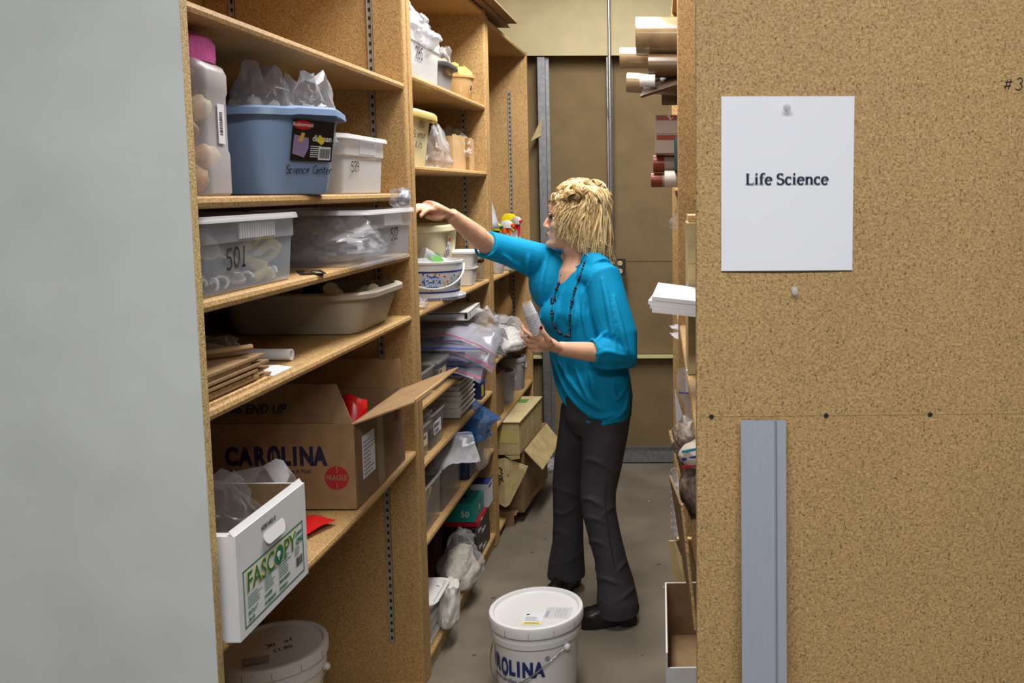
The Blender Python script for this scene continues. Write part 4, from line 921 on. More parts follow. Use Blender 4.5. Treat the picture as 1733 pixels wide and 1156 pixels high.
g = carton('red and black glove box lying under the teal box', (-.98, 3.75, ZG + .154), .125, .13, .022, mat('glove_box_red', (188, 24, 44), .45)); text('Nitrile', .016, (.1256, -.08, .004), SIDE, PAPER, g)
g = carton('teal glove box marked 50 on the black glove boxes', (-.985, 3.70, ZG + .1765), .12, .085, .080, TEAL); obj('top_opening', MB().rr([(0, .0801), (0, .0806)], .07, .03, .03), mat('opening_dark', (16, 40, 40), .7), g)
text('50', .036, (.060, -.0856, .022), FRONT, PAPER, g, bold=.0006); text('50', .030, (.1206, -.02, .03), SIDE, PAPER, g)
g = carton('white glove box with blue print beside the teal box', (-.965, 3.835, ZG + .1765), .12, .045, .105, PAPER); text('VINTEX', .018, (-.02, -.0456, .08), FRONT, BNAVY, g, bold=.0004); text('O', .04, (.03, -.0456, .035), FRONT, BNAVY, g, bold=.001); text('VINTEX', .018, (.1206, -.04, .085), SIDE, BNAVY, g, bold=.0004)
obj('top_band', MB().box(-.12, .12, -.045, .045, .1051, .1056), BNAVY, g)
gj = thing('dark_green_jar', 'dark green jar on the teal glove box', 'jar', (-1.0, 3.69, ZG + .258)); obj('jar_body', MB().lathe([(.055, 0), (.060, .004), (.060, .075), (.05, .085)], 24), mat('dark_green_plastic', (20, 66, 58), .35), gj, smooth=45); obj('lid', MB().lathe([(.052, .085), (.052, .10), (.05, .102)], 24), BLACK, gj, smooth=45)
item('dark_box', 'dark maroon box in the shadow behind the bag of grains', 'box', MB().box(-.10, .10, -.07, .07, 0, .16), mat('maroon_card', (60, 28, 26), .7), (-1.09, 3.50, ZG), bevel=.002)

# cardboard on top of the row
for i, (y0, y1, x1, l) in enumerate([(3.3, 4.42, -.82, 'brown cardboard sheet, lower of two overhanging the unit tops'), (3.2, 4.36, -.775, 'brown cardboard sheet, upper of two overhanging the unit tops')]):
    item('cardboard_sheet', l, 'cardboard', MB().box(-1.35, x1, y0, y1, 0, .007), CARDD, (0, 0, 2.4255 + .0085 * i), bevel=.001)

# ================================================================ far left unit
ZH, ZI, ZJ, ZK = 1.238, .853, .55, .05
def spray(label, x, y, body, head, trig, h=.19, rz=-.6):
    t = thing('spray_bottle', label, 'bottle', (x, y, ZH), rz)
    obj('bottle_body', MB().rr([(-.005, 0), (0, .005), (0, h * .52), (-.008, h * .66), (-.020, h * .82), (-.026, h * .90), (-.026, h)], .042, .030, .02, 6), body, t, smooth=45)
    obj('collar', MB().lathe([(.017, h - .004), (.018, h), (.018, h + .022), (.014, h + .026)], 20), trig, t, smooth=40)
    hd = obj('spray_head', MB().loft([[(x_ + dx, y_, z_) for y_, z_ in ((-.011, h + .024), (.011, h + .024), (.011, h + .024 + zt), (-.011, h + .024 + zt))] for x_, dx, zt in ((-.024, 0, .026), (.0, 0, .036), (.03, 0, .034), (.052, 0, .026))] and [[(x_, yy * wy, h + .022 + zz * zt) for yy, zz in ((-1, 0), (1, 0), (1, .7), (.6, 1), (-.6, 1), (-1, .7))] for x_, wy, zt in ((-.030, .009, .018), (-.012, .013, .036), (.022, .013, .038), (.046, .010, .028))]), head, t, smooth=45)
    obj('nozzle', MB().tube([(.045, 0, h + .037), (.060, 0, h + .037)], .008, 10), trig, hd, smooth=40)
    obj('trigger', MB().tube([(.026, 0, h + .026), (.034, 0, h + .005), (.030, 0, h - .022), (.036, 0, h - .036)], [.008, .007, .006, .005], 8), trig, t, smooth=50)
    return t
WCL = clear('spray_bottle_plastic', (222, 224, 228), .55, .3)
P_ = lambda n, c: mat(n, c, .4)
s = spray('spray bottle with yellow head and dark green trigger, leftmost of the row', -.895, 4.27, WCL, P_('head_yellow', (232, 216, 30)), P_('trigger_green', (18, 92, 52)), .185)
flat('green_label', .05, .06, (-.025, -.0306, .03), FRONT, P_('label_green', (190, 216, 196)), s); lines_print(6, .042, .045, (-.021, -.0316, .036), FRONT, s, P_('print_leaf_green', (60, 140, 90)), 6)
s = spray('spray bottle with white head and orange trigger', -.872, 4.44, WCL, WPL, P_('trigger_orange', (232, 104, 28)), .19)
flat('orange_label', .05, .05, (-.025, -.0306, .02), FRONT, P_('label_orange', (226, 96, 40)), s); flat('label_centre', .04, .038, (-.020, -.0313, .026), FRONT, PAPER, s)
spray('spray bottle with white head and red trigger, rightmost of the row', -.862, 4.68, WCL, WPL, P_('trigger_red', (206, 24, 40)), .20, -.9)
spray('spray bottle with small yellow head standing behind the red one', -.93, 4.80, WCL, P_('head_yellow', (232, 216, 30)), P_('head_yellow', (232, 216, 30)), .215, -.2)
s = spray('spray bottle with blue head hidden behind the yellow one', -1.02, 4.36, WCL, P_('head_blue', (30, 90, 176)), P_('head_blue', (30, 90, 176)), .195, -.3)
jg = thing('paper_chart', 'grey handwritten paper sheet hanging on the divider above the spray bottles', 'paper', (-.93, 4.045, 1.46)); obj('paper_sheet', MB().grid(lambda u, v: (-.02 + .11 * u * (1 - .55 * v), .10 * u + .02 * sin(v * 3), .20 * v), 6, 6), mat('grey_paper', (176, 178, 188), .8), jg, smooth=60, thick=.001)
for k in range(4): obj('pencil_line', MB().tube([(.02, .028, .05 + .03 * k), (.05, .058, .045 + .03 * k)], .0012, 4), INK, jg)
# shelf I: brown sack, bags
bs = item('paper_sack', 'bulging brown paper sack behind the clear bags', 'sack', bag_mesh(.36, .52, .34, 81, .72, .14), mat('brown_sack_paper', (140, 104, 58), .75, var=.08, scale=12), (-1.06, 4.62, ZI), smooth=50)
pbg = bag('clear bag of white plates drooping off the shelf beside the woman', (-.875, 4.33, ZI - .0), .22, .34, .155, 83, BAGW, .2, (mat('plate_white', (214, 212, 206), .6), .7), pinch=.55, amp=.35, filln='plates')
bag('second clear bag crammed against the divider', (-.90, 4.13, ZI), .14, .18, .20, 85, BAGPL, .1, pinch=.5, amp=.4)
disc('red_seal', .012, (.08, .06, .14), (.4, .6, 0), RED, pbg, n=12)
# shelf J: grey pails
def small_pail(label, x, y, r, h, mt, hand_=True):
    t = thing('grey_pail', label, 'bucket', (x, y, ZJ)); obj('pail_body', MB().lathe([(r * .86, 0), (r * .88, .004), (r, h * .86), (r * 1.06, h * .87), (r * 1.07, h * .97), (r * 1.03, h), (r * .97, h), (r * .95, h * .9), (r * .84, .01)], 32), mt, t, smooth=38)
    if hand_:
        obj('handle', MB().tube([(r * 1.05 * cos(RD(-30 + 60 * k / 8)), r * 1.05 * sin(RD(-30 + 60 * k / 8)) , h * (.80 - .16 * sin(pi * k / 8))) for k in range(9)], .005, 8), mt, t, smooth=60)
    return t
GP = mat('pail_grey', (150, 150, 156), .4)
sp = small_pail('grey plastic pail, nearer of two on the low shelf', -.925, 4.50, .072, .165, GP)
small_pail('grey plastic pail with side handle, farther of two on the low shelf', -.925, 4.80, .075, .18, GP)
for i in range(5): item('red_ball', 'red bead showing above the rim of the nearer grey pail', 'bead', MB().ball((0, 0, 0), .012, 10, 7), P_('bead_red', (176, 40, 44)) if i % 2 == 0 else P_('bead_grey', (150, 140, 144)), (-.925 + .03 * cos(i * 1.3), 4.50 + .03 * sin(i * 1.3), ZJ + .152), group='beads in the grey pail', smooth=60)
item('brown_box', 'brown carton standing on end beside the grey pails', 'box', MB().box(-.13, .13, -.09, .09, 0, .21), CARDD, (-1.0, 4.20, ZJ), bevel=.002)
item('brown_pail_lid', 'grey round lid leaning behind the farther pail', 'lid', MB().lathe([(.06, 0), (.064, .002), (.064, .01), (.0, .012)], 24), GP, (-1.06, 4.66, ZJ), smooth=40)
# floor of the far unit: battered cartons
ct = thing('tan_carton', 'battered tan carton sticking out of the lowest bay', 'box', (-1.03, 4.44, .365), RD(-3))
obj('carton_body', MB().box(-.27, .27, -.26, .26, 0, .160), CARDT, ct, bevel=.004)
obj('lid_panel', MB().box(-.275, .275, -.265, .265, .161, .166), mat('carton_lid_tan', (196, 178, 136), .75, var=.05, scale=12), ct); obj('tape_patch', MB().box(.05, .2, -.24, -.14, .1662, .1666), mat('clear_tape_white', (206, 202, 196), .3), ct); obj('green_mark', MB().box(.12, .22, .12, .2, .1662, .1666), P_('marker_green', (92, 150, 70)), ct)
obj('front_tape', MB().box(-.1, .26, -.2612, -.2604, .06, .12), mat('yellowed_tape', (196, 182, 110), .35), ct); obj('torn_corner', MB().slab([(.20, -.262, .0), (.272, -.262, .0), (.272, -.262, -.014), (.23, -.262, -.02)], .003), CARDT, ct)
c2 = thing('brown_carton', 'brown carton below the battered tan one', 'box', (-1.0, 4.56, .0505), RD(-4)); obj('carton_body', MB().box(-.25, .25, -.30, .24, 0, .312), CARDD, c2, bevel=.004); obj('open_flap', MB().slab([(.25, -.28, .31), (.25, .22, .31), (.33, .20, .22), (.33, -.24, .20)], .004), CARDT, c2)
fl = thing('cardboard_flap', 'tan cardboard flap with handwriting hanging from the carton', 'cardboard', (-.825, 4.165, .2)); 
obj('flap_sheet', MB().slab([(-.12, .02, .13), (-.02, .0, .155), (.085, .04, .10), (.075, .03, .075), (.0, -.01, -.075), (-.02, -.015, -.085), (-.10, .0, -.04)], .004), CARDT, fl)
hand('Spd', .040, (-.052, -.010, .02), (RD(80), RD(-62), .1), fl, w=.14, seed=4)
lines_print(2, .05, .03, (-.03, -.008, .055), (RD(80), RD(-25), .1), fl, mat('pencil_grey', (110, 100, 80), .8), 3)
item('cardboard_scrap', 'brown cardboard tray flap on the floor under the handwritten flap', 'cardboard', MB().slab([(-.14, -.17, .075), (.07, -.165, .055), (.075, -.12, .066), (.17, .20, .10), (-.05, .22, .14)], .005).box(-.14, .06, -.168, -.16, .0, .07), CARD, (-.875, 4.37, .0))
item('loose_film', 'crumpled clear film scrap by the floor track', 'film', lump((0, 0, 0), (.07, .08, .03), 88, .5, 3, 18, 10, squash=-.02), BAGW, (-.77, 5.09, .028), smooth=30)
# ================================================================ right-hand row
TUBEB = mat('taped_kraft_tube', (146, 124, 92), .16, var=.12, scale=14, bump=.15, bscale=40)
TUBEI = mat('tube_inside', (206, 196, 170), .7)
def mail_tube(label, x0, x1, y, z, r, mt=TUBEB, tilt=0.0, yaw=0.0, end=None, name='mailing_tube', cap=None):
    t = thing(name, label, 'tube', (x0, y, z)); t.rotation_euler = (0, tilt, yaw)
    L = x1 - x0; n = 32
    def ring(x, q): return [(x, q * cos(2 * pi * i / n), q * sin(2 * pi * i / n)) for i in range(n)]
    obj('tube_wall', MB().loft([ring(L, r), ring(.004, r), ring(0, r * .985), ring(0, r * .90)][::-1], False, True), mt, t, smooth=50)
    obj('end_plug', MB().loft([ring(.002, r * .905), ring(.010, r * .9)]), end or TUBEI, t)
    if cap: obj('cap_band', MB().loft([ring(-.003, r * .97), ring(-.003, r * 1.02), ring(cap[0], r * 1.02), ring(cap[0], r)], True, False), cap[1], t, smooth=50)
    return t
mail_tube('widest taped mailing tube, top of the heap jutting into the aisle', -.141, .50, 3.02, 2.147, .063)
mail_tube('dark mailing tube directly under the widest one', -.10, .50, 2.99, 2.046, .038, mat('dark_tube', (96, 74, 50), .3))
mail_tube('slim taped tube with a white end reaching farthest into the aisle', -.205, .45, 3.16, 2.097, .036, end=PAPER)
mail_tube('taped tube sagging below the slim one', -.178, .45, 3.085, 2.005, .034, tilt=RD(4))
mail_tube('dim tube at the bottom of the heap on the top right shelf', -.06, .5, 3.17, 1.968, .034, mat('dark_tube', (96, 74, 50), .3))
for i, (y, z) in enumerate(((2.965, 1.995), (3.03, 1.985))):
    item('paper_curl', 'white paper curl inside the ends of the stacked tubes', 'paper', MB().loft([[(x, q * cos(2 * pi * k / 16), q * 1.2 * sin(2 * pi * k / 16)) for k in range(16)] for x, q in ((0, .016), (.05, .017))], False, False), PAPER2, (-.128 + .012 * i, y, z + .02 * i), group='paper curls among the tubes', smooth=60)
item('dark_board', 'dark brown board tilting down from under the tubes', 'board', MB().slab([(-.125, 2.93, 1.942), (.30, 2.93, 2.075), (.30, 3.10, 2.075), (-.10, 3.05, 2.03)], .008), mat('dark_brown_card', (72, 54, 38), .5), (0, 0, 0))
RBR = mat('tube_russet', (130, 52, 28), .3); PNK = mat('tube_grey_pink', (158, 138, 124), .45)
def chart_box(label, x0, z, h, y0=2.98, y1=3.13):
    t = thing('chart_box', label, 'box', (x0, 0, z)); obj('box_body', MB().box(0, .45, y0, y1, 0, h), PNK, t, bevel=.002)
    obj('russet_band', MB().box(.004, .075 if h > .062 else .03, y0 - .0006, y0, h - .018, h - .002), RBR, t); obj('pale_end', MB().box(-.0008, 0, y0, y1, 0, h), mat('box_end_pale', (206, 190, 172), .6), t); return t
b1 = chart_box('grey-pink chart box, upper of two on the right shelf', -.078, 1.822, .064)
hand('K', .018, (.05, 2.979, .046), (pi / 2, -.8, 0), b1, w=.15, mt=mat('box_end_pale', (206, 190, 172), .6), name='printed_branch')
chart_box('grey-pink chart box with a short russet mark, lower of two', -.078, 1.758, .0635)
CAPW = mat('tube_band_white', (214, 206, 196), .35)
for lab_, x0, y, z, r in [('russet-capped tube under the chart boxes', -.084, 3.03, 1.7255, .029), ('russet-capped tube lying lowest on the shelf', -.092, 3.035, 1.6705, .0235), ('white-banded tube standing out in front of the russet ones', -.045, 2.965, 1.6735, .0265)]:
    mail_tube(lab_, x0, .40, y, z, r, PNK if 'white' not in lab_ else mat('tube_pale', (190, 176, 150), .35), cap=(.035, RBR if 'white' not in lab_ else CAPW), name='chart_tube')
item('teal_sleeve', 'dark teal sleeve hanging beside the chart boxes', 'sleeve', MB().rr([(0, 0), (0, .10), (-.006, .108)], .012, .05, .008), mat('dark_teal_cloth', (20, 54, 56), .7), (-.004, 2.965, 1.702), smooth=50)
# near right unit: things on the 1.21 shelf
tc_ = thing('tall_carton', 'tall tan carton with a split edge on the right shelf', 'box', (.02, 2.115, 1.2105), RA)
obj('carton_body', MB().box(-.003, .26, -.09, .09, .0, .352), CARDT, tc_, bevel=.003)
obj('torn_lip', MB().slab([(-.014, -.092, .352), (.26, -.092, .352), (.26, -.092, .30), (.004, -.092, .26)], .003), CARDT, tc_); obj('lid_edge', MB().box(.0, .26, -.05, .09, .353, .368), FLUTE, tc_)
obj('tape_glint', MB().ball((-.004, -.094, .19), (.004, .003, .03), 8, 6), BAGW, tc_)
for i in range(4):
    tag(obj('paper_sheet', MB().slab([(-.058 - .004 * (i % 3), 1.85, 1.390 + .0085 * i), (.30, 1.85, 1.350 + .0085 * i), (.30, 2.018, 1.354 + .0085 * i), (-.046 - .003 * (i % 2), 2.018, 1.402 + .0085 * i)], .0083), PAPER2), 'white sheet bundle, %s of the pile jutting from behind the panel' % ['bottom', 'second lowest', 'second highest', 'top'][i], 'paper', 'paper pile on the right shelf')
dt_ = thing('document_tray', 'grey document tray carrying the paper pile on the right shelf', 'tray', (.19, 1.935, 1.2105), RA)
obj('tray_body', MB().rr([(-.004, 0), (0, .004), (0, .131), (-.004, .131), (-.008, .01)], .125, .072, .01), GREYP, dt_, smooth=40)
zb = thing('zip_bag', 'glossy clear zip bag standing up at the edge of the panel', 'bag', (.014, 2.06, 1.115)); 
def fz(s_):
    return lambda u, v: (-.022 + .044 * u + .018 * (1 - v) + .006 * sin(v * 7 + u * 3), s_ * .012 * sin(pi * u) * (1 - v * .5) + .004 * NZ.noise(Vector((u * 6, v * 6, s_))), .125 * v - .02)
obj('film', MB().grid(fz(1), 10, 14).grid(fz(-1), 10, 14), BAGW, zb, smooth=35)
obj('zip_strip', MB().grid(lambda u, v: (fz(-1)(u, .52 + .03 * v)[0], fz(-1)(u, .52)[1] - .002, fz(-1)(u, .52 + .03 * v)[2]), 8, 1), ZIPC[0], zb); obj('paper_insert', MB().box(.0, .024, -.004, .004, .045, .10), PAPER, zb)
item('pebble_bag', 'dark bag of pebbles slumped behind the panel edge', 'bag', lump((0, 0, 0), (.055, .08, .055), 91, .35, 4, 20, 14), mat('pebble_brown', (112, 98, 86), .6, var=.4, scale=90, bump=.8, bscale=110), (.038, 2.08, 1.035), smooth=60)
stb = thing('striped_bag', 'white bag with red and blue stripes beside the pebbles', 'bag', (.045, 2.0, 1.03)); obj('bag_body', lump((0, 0, 0), (.05, .06, .03), 93, .2, 3), mat('bag_beige', (196, 184, 166), .5), stb, smooth=60)
for k, c in enumerate(((190, 30, 50), (30, 50, 140), (60, 150, 180))):
    obj('stripe', MB().tube([(-.04, -.035, -.02 + .018 * k), (-.01, -.056, -.008 + .018 * k), (.03, -.058, .006 + .018 * k)], .0035, 6), P_('stripe%d' % k, c), stb, smooth=60)
item('pebble_sack', 'grey-brown sack of gravel below the striped bag', 'sack', lump((0, 0, 0), (.06, .10, .075), 95, .2, 3, 18, 12, squash=-.06), mat('gravel_brown', (128, 108, 96), .7, var=.25, scale=70, bump=.6, bscale=90), (.06, 2.05, .945), smooth=60)
item('white_card', 'pointed white card sticking up beside the glossy zip bag', 'card', MB().slab([(-.012, 2.09, 1.165), (.006, 2.09, 1.10), (.008, 2.11, 1.05), (-.008, 2.11, 1.06)], .0015), PAPER)
bx = thing('open_carton', 'upright open brown carton with a ragged flap edge', 'box', (.06, 2.16, .8605), RA)
obj('carton_wall', MB().slab([(-.085, -.02, .185), (-.055, -.12, .06), (-.035, -.13, .0), (-.035, .12, .0), (-.06, .10, .17)], .004), CARDD, bx)
obj('carton_wall', MB().box(-.032, .2, .10, .104, 0, .13), CARDD, bx); obj('carton_wall', MB().slab([(-.05, -.122, .11), (-.035, -.124, .0), (.2, -.124, .0), (.2, -.124, .07), (-.02, -.124, .09)], .004), CARD, bx)
obj('cut_edge', MB().tube([(-.086, -.02, .187), (-.074, -.05, .15), (-.066, -.09, .11), (-.056, -.12, .06)], .0038, 6), FLUTE, bx)
it = thing('leaning_cardboard', 'long brown cardboard panel leaning down the shelf front', 'cardboard', (0, 0, 0)); obj('panel_sheet', MB().slab([(-.022, 2.06, .96), (.004, 1.95, .93), (.034, 1.935, .64), (.024, 2.09, .64)], .005), CARDD, it); obj('cut_edge', MB().tube([(.004, 1.948, .93), (.02, 1.941, .78), (.034, 1.935, .64)], .004, 6), FLUTE, it)
for i in range(9):
    item('plastic_cup', 'clear cup in the sleeve poking out of the far right unit', 'cup', MB().lathe([(.026, 0), (.032, .050), (.034, .051), (.034, .054)], 20, cap1=False), BAGW, (.0, 3.02, .402 + .026 * i), group='sleeve of cups in the far right unit', smooth=50)
fb_ = thing('folded_carton', 'folded tan carton flap above the open white box', 'cardboard', (.0, 2.60, .3205)); fb_.scale = (1.1, 1, .72)
obj('flap_sheet', MB().slab([(-.030, -.01, .365), (-.016, -.02, .37), (.005, -.03, .30), (.016, -.05, .18), (.014, -.06, .0), (-.004, -.03, .0), (-.004, .0, .20)], .006), CARDT, fb_); obj('dark_flap', MB().slab([(-.012, .0, .36), (.028, -.02, .372), (.06, -.03, .10), (.03, .0, .10)], .005), CARDD, fb_); obj('flap_edge', MB().box(-.01, .03, -.02, -.004, .368, .376), FLUTE, fb_)
ob_ = thing('white_carton', 'open box, brown inside and white outside, at the foot of the panel', 'box', (.16, 2.22, 0), RA)
hz = .485
for n_, b_, m_ in (('box_wall', (-.20, -.196, -.10, .30, .32, hz), WBOX), ('box_wall', (-.196, .14, -.10, -.096, .32, hz - .04), WBOX), ('box_wall', (-.196, .14, .296, .30, .32, hz), WBOX), ('box_wall', (.136, .14, -.096, .296, .32, hz), WBOX), ('box_bottom', (-.196, .136, -.096, .296, .321, .325), CARDD), ('inner_liner', (-.1958, -.1946, -.096, .296, .326, hz - .002), CARDD), ('inner_liner', (-.194, .136, .2946, .2958, .326, hz - .002), CARDD), ('grey_insert', (-.10, .12, .08, .09, .326, .36), GREYP)):
    obj(n_, MB().box(*b_), m_, ob_)
for i, (y, z, l) in enumerate(((3.0, 1.131, 'lower'), (3.06, 1.150, 'upper'))):
    zipbag('clear zip bag, %s of two tips poking out below the paper pile' % l, (.035, y, z + .006), .13, .10, i + 3, (0, .12, .2), BAGW, wave=.008)
item('knotted_film', 'knotted clear bag tip with a yellow edge, high on the right', 'film', bag_mesh(.09, .08, .10, 97, .3, .4), BAGPL, (.018, 3.02, 1.50), smooth=28)

# sign and fittings on the near panel
FP = 1.44
def onp(x, z, d=.0):      # a point on the panel face, d in front of it
    return (x, 1.44 + (x - .027) * .0226 - d, z)
sg = thing('paper_sign', 'white paper sign reading Life Science pinned to the chipboard panel', 'sign', onp(.068, 1.507, .0016), RA + .004)
obj('sheet', MB().grid(lambda u, v: (.2145 * u, -.004 * (1 - v) ** 2 * (.5 + .5 * sin(u * 3)), .2805 * v), 10, 10), PAPER, sg, thick=.0006)
SN = mat('sign_ink', (26, 30, 58), .8)
so_, w_ = serif('Life Science', .0175, (.039, -.0032, .140), (pi / 2, 0, 0), sg, SN)
so_.scale = (.135 / w_, 1, 1)
def pin(label, x, z, d):
    t = thing('push_pin', label, 'pin', onp(x, z, d)); t.rotation_euler = (pi / 2 + .25, 0, 0)
    obj('head', MB().lathe([(.0055, 0), (.0055, .002), (.003, .003), (.0028, .008), (.0048, .009), (.005, .011), (.003, .012)], 16), clear('pin_plastic', (226, 228, 230), .45, .1), t, smooth=40); obj('needle', MB().tube([(0, 0, .0), (0, 0, -.002)], .0006, 6), CHROME, t); return t
pin('clear push pin holding up the Life Science sign', .173, 1.771, .003); pin('clear push pin stuck in the board below the sign', .188, 1.475, .001)
pp = thing('board_mark', 'handwritten number 3 in black ink on the chipboard panel', 'writing', onp(.524, 1.797, .0006)); hand('#3', .019, (0, 0, 0), (pi / 2, 0, RA), pp, w=.085, seed=3, adv=.95)
for i, x in enumerate((.052, .243, .417)):
    t = thing('screw', 'recessed wood screw, %s of three along the pencil line' % ['leftmost', 'middle', 'rightmost'][i], 'screw', onp(x, 1.264, .0004), RA)
    obj('countersink', MB().lathe([(.0042, 0), (.0042, .0004)], 16), mat('screw_dark', (58, 62, 50), .5, metal=.4), t, rot=(pi / 2, 0, 0)); obj('cross_slot', MB().box(-.0028, .0028, -.0006, .0006, .0004, .0006).box(-.0006, .0006, -.0028, .0028, .0004, .0006), INK, t, rot=(pi / 2, 0, 0))
obj('pencil_line', MB().box(.0, .62, -.0004, -.0001, 1.2636, 1.2642), mat('pencil_on_board', (140, 112, 72), .8), ru1)
st_ = thing('metal_strip', 'grey metal strip leaning upright against the chipboard panel', 'strip', (.1, 1.432, 1.26))
SG = mat('grey_painted_metal', (162, 168, 180), .42, metal=.1, var=.012, scale=30, stretch=(6, 6, .4))
prof = [(0, 0), (.055, 0), (.0565, -.003), (.0585, 0), (.0745, 0), (.0745, -.0025), (.0590, -.0025), (.0565, -.0055), (.0545, -.0025), (0, -.0025)]
obj('strip_sheet', MB().loft([[(x + sh, y - .062 * (-z), z) for x, y in prof] for z, sh in ((-1.258, .004), (-.6, .002), (0, 0))]), SG, st_)
obj('bright_edge', MB().loft([[(x + sh, y - .062 * (-z), z) for x, y in ((.0575, -.0062), (.0585, -.0062), (.0585, -.005), (.0575, -.005))] for z, sh in ((-1.257, .004), (0, 0))]), CHROME, st_)
# ================================================================ the woman
from mathutils.bvhtree import BVHTree
def remesh(mb, voxel, smooth=4, fac=.5):
    me = mb.mesh('tmp'); bm = bmesh.new(); bm.from_mesh(me); bmesh.ops.recalc_face_normals(bm, faces=bm.faces); bm.to_mesh(me); bm.free()
    o = bpy.data.objects.new('tmp', me); COL.objects.link(o)
    r = o.modifiers.new('r', 'REMESH'); r.mode = 'VOXEL'; r.voxel_size = voxel
    if smooth:
        s = o.modifiers.new('s', 'SMOOTH'); s.iterations = smooth; s.factor = fac
    out = bpy.data.meshes.new_from_object(o.evaluated_get(bpy.context.evaluated_depsgraph_get()))
    bpy.data.objects.remove(o); bpy.data.meshes.remove(me)
    return out
def ell_ring(c, a, b, ax, bx, n=28):
    return [Vector(c) + Vector(ax) * a * cos(2 * pi * i / n) + Vector(bx) * b * sin(2 * pi * i / n) for i in range(n)]
WO = Vector((-.33, 3.36, 0))          # the spot she stands on
def rel(mb): mb.v = [(p[0] - WO.x, p[1] - WO.y, p[2]) for p in mb.v]; return mb
def relm(me):
    me.transform(Matrix.Translation(-WO)); return me
person = thing('person', 'blonde woman in a turquoise top and dark jeans reaching into the shelves', 'person', WO)
FWD, RGT = Vector((-.8, -.6, 0)), Vector((-.6, .8, 0))

SKIN = mat('skin', (222, 174, 144), .5, var=.05, scale=25, sss=.12, bump=.05, bscale=200)
body = MB()
# head, facing -X: (height above chin, front, back, half width) in metres
HC = Vector((-.405, 3.40, 1.418)); HY = RD(8)      # turned a touch towards the aisle
HEADP = [(-.004, .085, .01, .020), (.004, .100, .000, .034), (.018, .103, -.020, .046), (.034, .096, -.040, .053), (.046, .097, -.052, .057), (.060, .096, -.064, .061), (.078, .094, -.076, .064), (.095, .091, -.085, .067), (.110, .087, -.090, .069), (.122, .090, -.092, .071), (.136, .094, -.093, .072), (.155, .093, -.091, .072), (.175, .086, -.085, .069), (.195, .070, -.072, .060), (.210, .050, -.053, .046), (.221, .020, -.025, .024)]
def hp(x, y, z):          # head space: x forward (out of the face), y to her left (camera side), z up from the chin
    c, s = cos(HY), sin(HY); fx, fy = -x, -y
    return (HC.x + fx * c - fy * s, HC.y + fx * s + fy * c, HC.z + z)
rings = []
for z, f, b, w in HEADP:
    mid = (f + b) / 2; hl = (f - b) / 2; ring = []
    for i in range(32):
        t = 2 * pi * i / 32; c, s = cos(t), sin(t)
        ring.append(hp(mid + hl * (abs(c) ** .85) * (1 if c > 0 else -1), w * (abs(s) ** (.95 if c < 0 else 1.0)) * (1 if s > 0 else -1), z))
    rings.append(ring)
body.loft(rings)
def hball(x, y, z, r, **k):
    b_ = MB().ball((0, 0, 0), r, 14, 10); b_.v = [hp(x + p[0], y + p[1], z + p[2]) for p in b_.v]; body.add(b_.v, b_.f)
def htube(pts, rad, n=10): body.add(*(lambda m: (m.v, m.f))(MB().tube([hp(*p) for p in pts], rad, n)))
htube([(.080, 0, .124), (.094, 0, .112), (.103, 0, .098), (.109, 0, .086)], [.0075, .0075, .0085, .0085])
hball(.108, 0, .084, (.0095, .009, .008)); hball(.097, .011, .080, (.010, .007, .0075)); hball(.097, -.011, .080, (.010, .007, .0075)); hball(.095, 0, .077, (.008, .012, .006))
hball(.0955, 0, .0555, (.0105, .019, .0058)); hball(.0945, 0, .0465, (.0105, .017, .0062)); hball(.093, 0, .016, (.015, .019, .014))
hball(.062, .036, .086, (.028, .024, .022)); hball(.062, -.036, .086, (.028, .024, .022)); hball(.086, .024, .131, (.012, .024, .006)); hball(.086, -.024, .131, (.012, .024, .006))
hball(-.012, .069, .095, (.014, .006, .028)); hball(-.012, -.069, .095, (.014, .006, .028))
def tub(pts, rad, n=16, flat=1.0): m_ = MB().tube(pts, rad, n, flat=flat); body.add(m_.v, m_.f)
tub([hp(-.005, 0, .075), hp(.005, 0, .03), (-.392, 3.405, 1.40), (-.380, 3.41, 1.345), (-.372, 3.412, 1.28)], [.052, .053, .054, .060, .085], 20)
tub([(-.388, 3.405, 1.375), (-.388, 3.402, 1.345), (-.392, 3.394, 1.318), (-.394, 3.390, 1.285), (-.392, 3.392, 1.24)], [.057, .066, .075, .079, .078], 24)
# trunk and legs inside the clothes, so that the figure is one piece
tub([(-.372, 3.412, 1.32), (-.372, 3.41, 1.20), (-.36, 3.40, 1.05), (-.335, 3.395, .90), (-.325, 3.40, .80)], [.085, .095, .085, .085, .09], 20)
RS, RE, RW = Vector((-.500, 3.47, 1.365)), Vector((-.704, 3.245, 1.440)), Vector((-.787, 3.055, 1.556))
LS, LE, LW = Vector((-.285, 3.285, 1.315)), Vector((-.215, 3.205, 1.035)), Vector((-.425, 3.085, 1.082))
tub([(-.40, 3.42, 1.325), RS, RS.lerp(RE, .5), RE], [.06, .046, .041, .036])
tub([RS.lerp(RE, .85), RE, RE.lerp(RW, .3), RE.lerp(RW, .65), RW.lerp(RE, .1), RW], [.034, .037, .039, .032, .0255, .0245])
tub([(-.37, 3.40, 1.29), LS, LS.lerp(LE, .5), LE], [.06, .046, .042, .037])
tub([LS.lerp(LE, .9), LE, LE.lerp(LW, .3), LE.lerp(LW, .65), LW.lerp(LE, .1), LW], [.034, .038, .039, .033, .0265, .0255])
for hip, kn, an in (((-.285, 3.355, .80), (-.322, 3.285, .45), (-.243, 3.235, .10)), ((-.385, 3.45, .80), (-.458, 3.52, .42), (-.468, 3.52, .10))):
    tub([(-.325, 3.40, .86), hip, kn, an, (an[0] - .02, an[1], .05)], [.08, .07, .045, .036, .035])
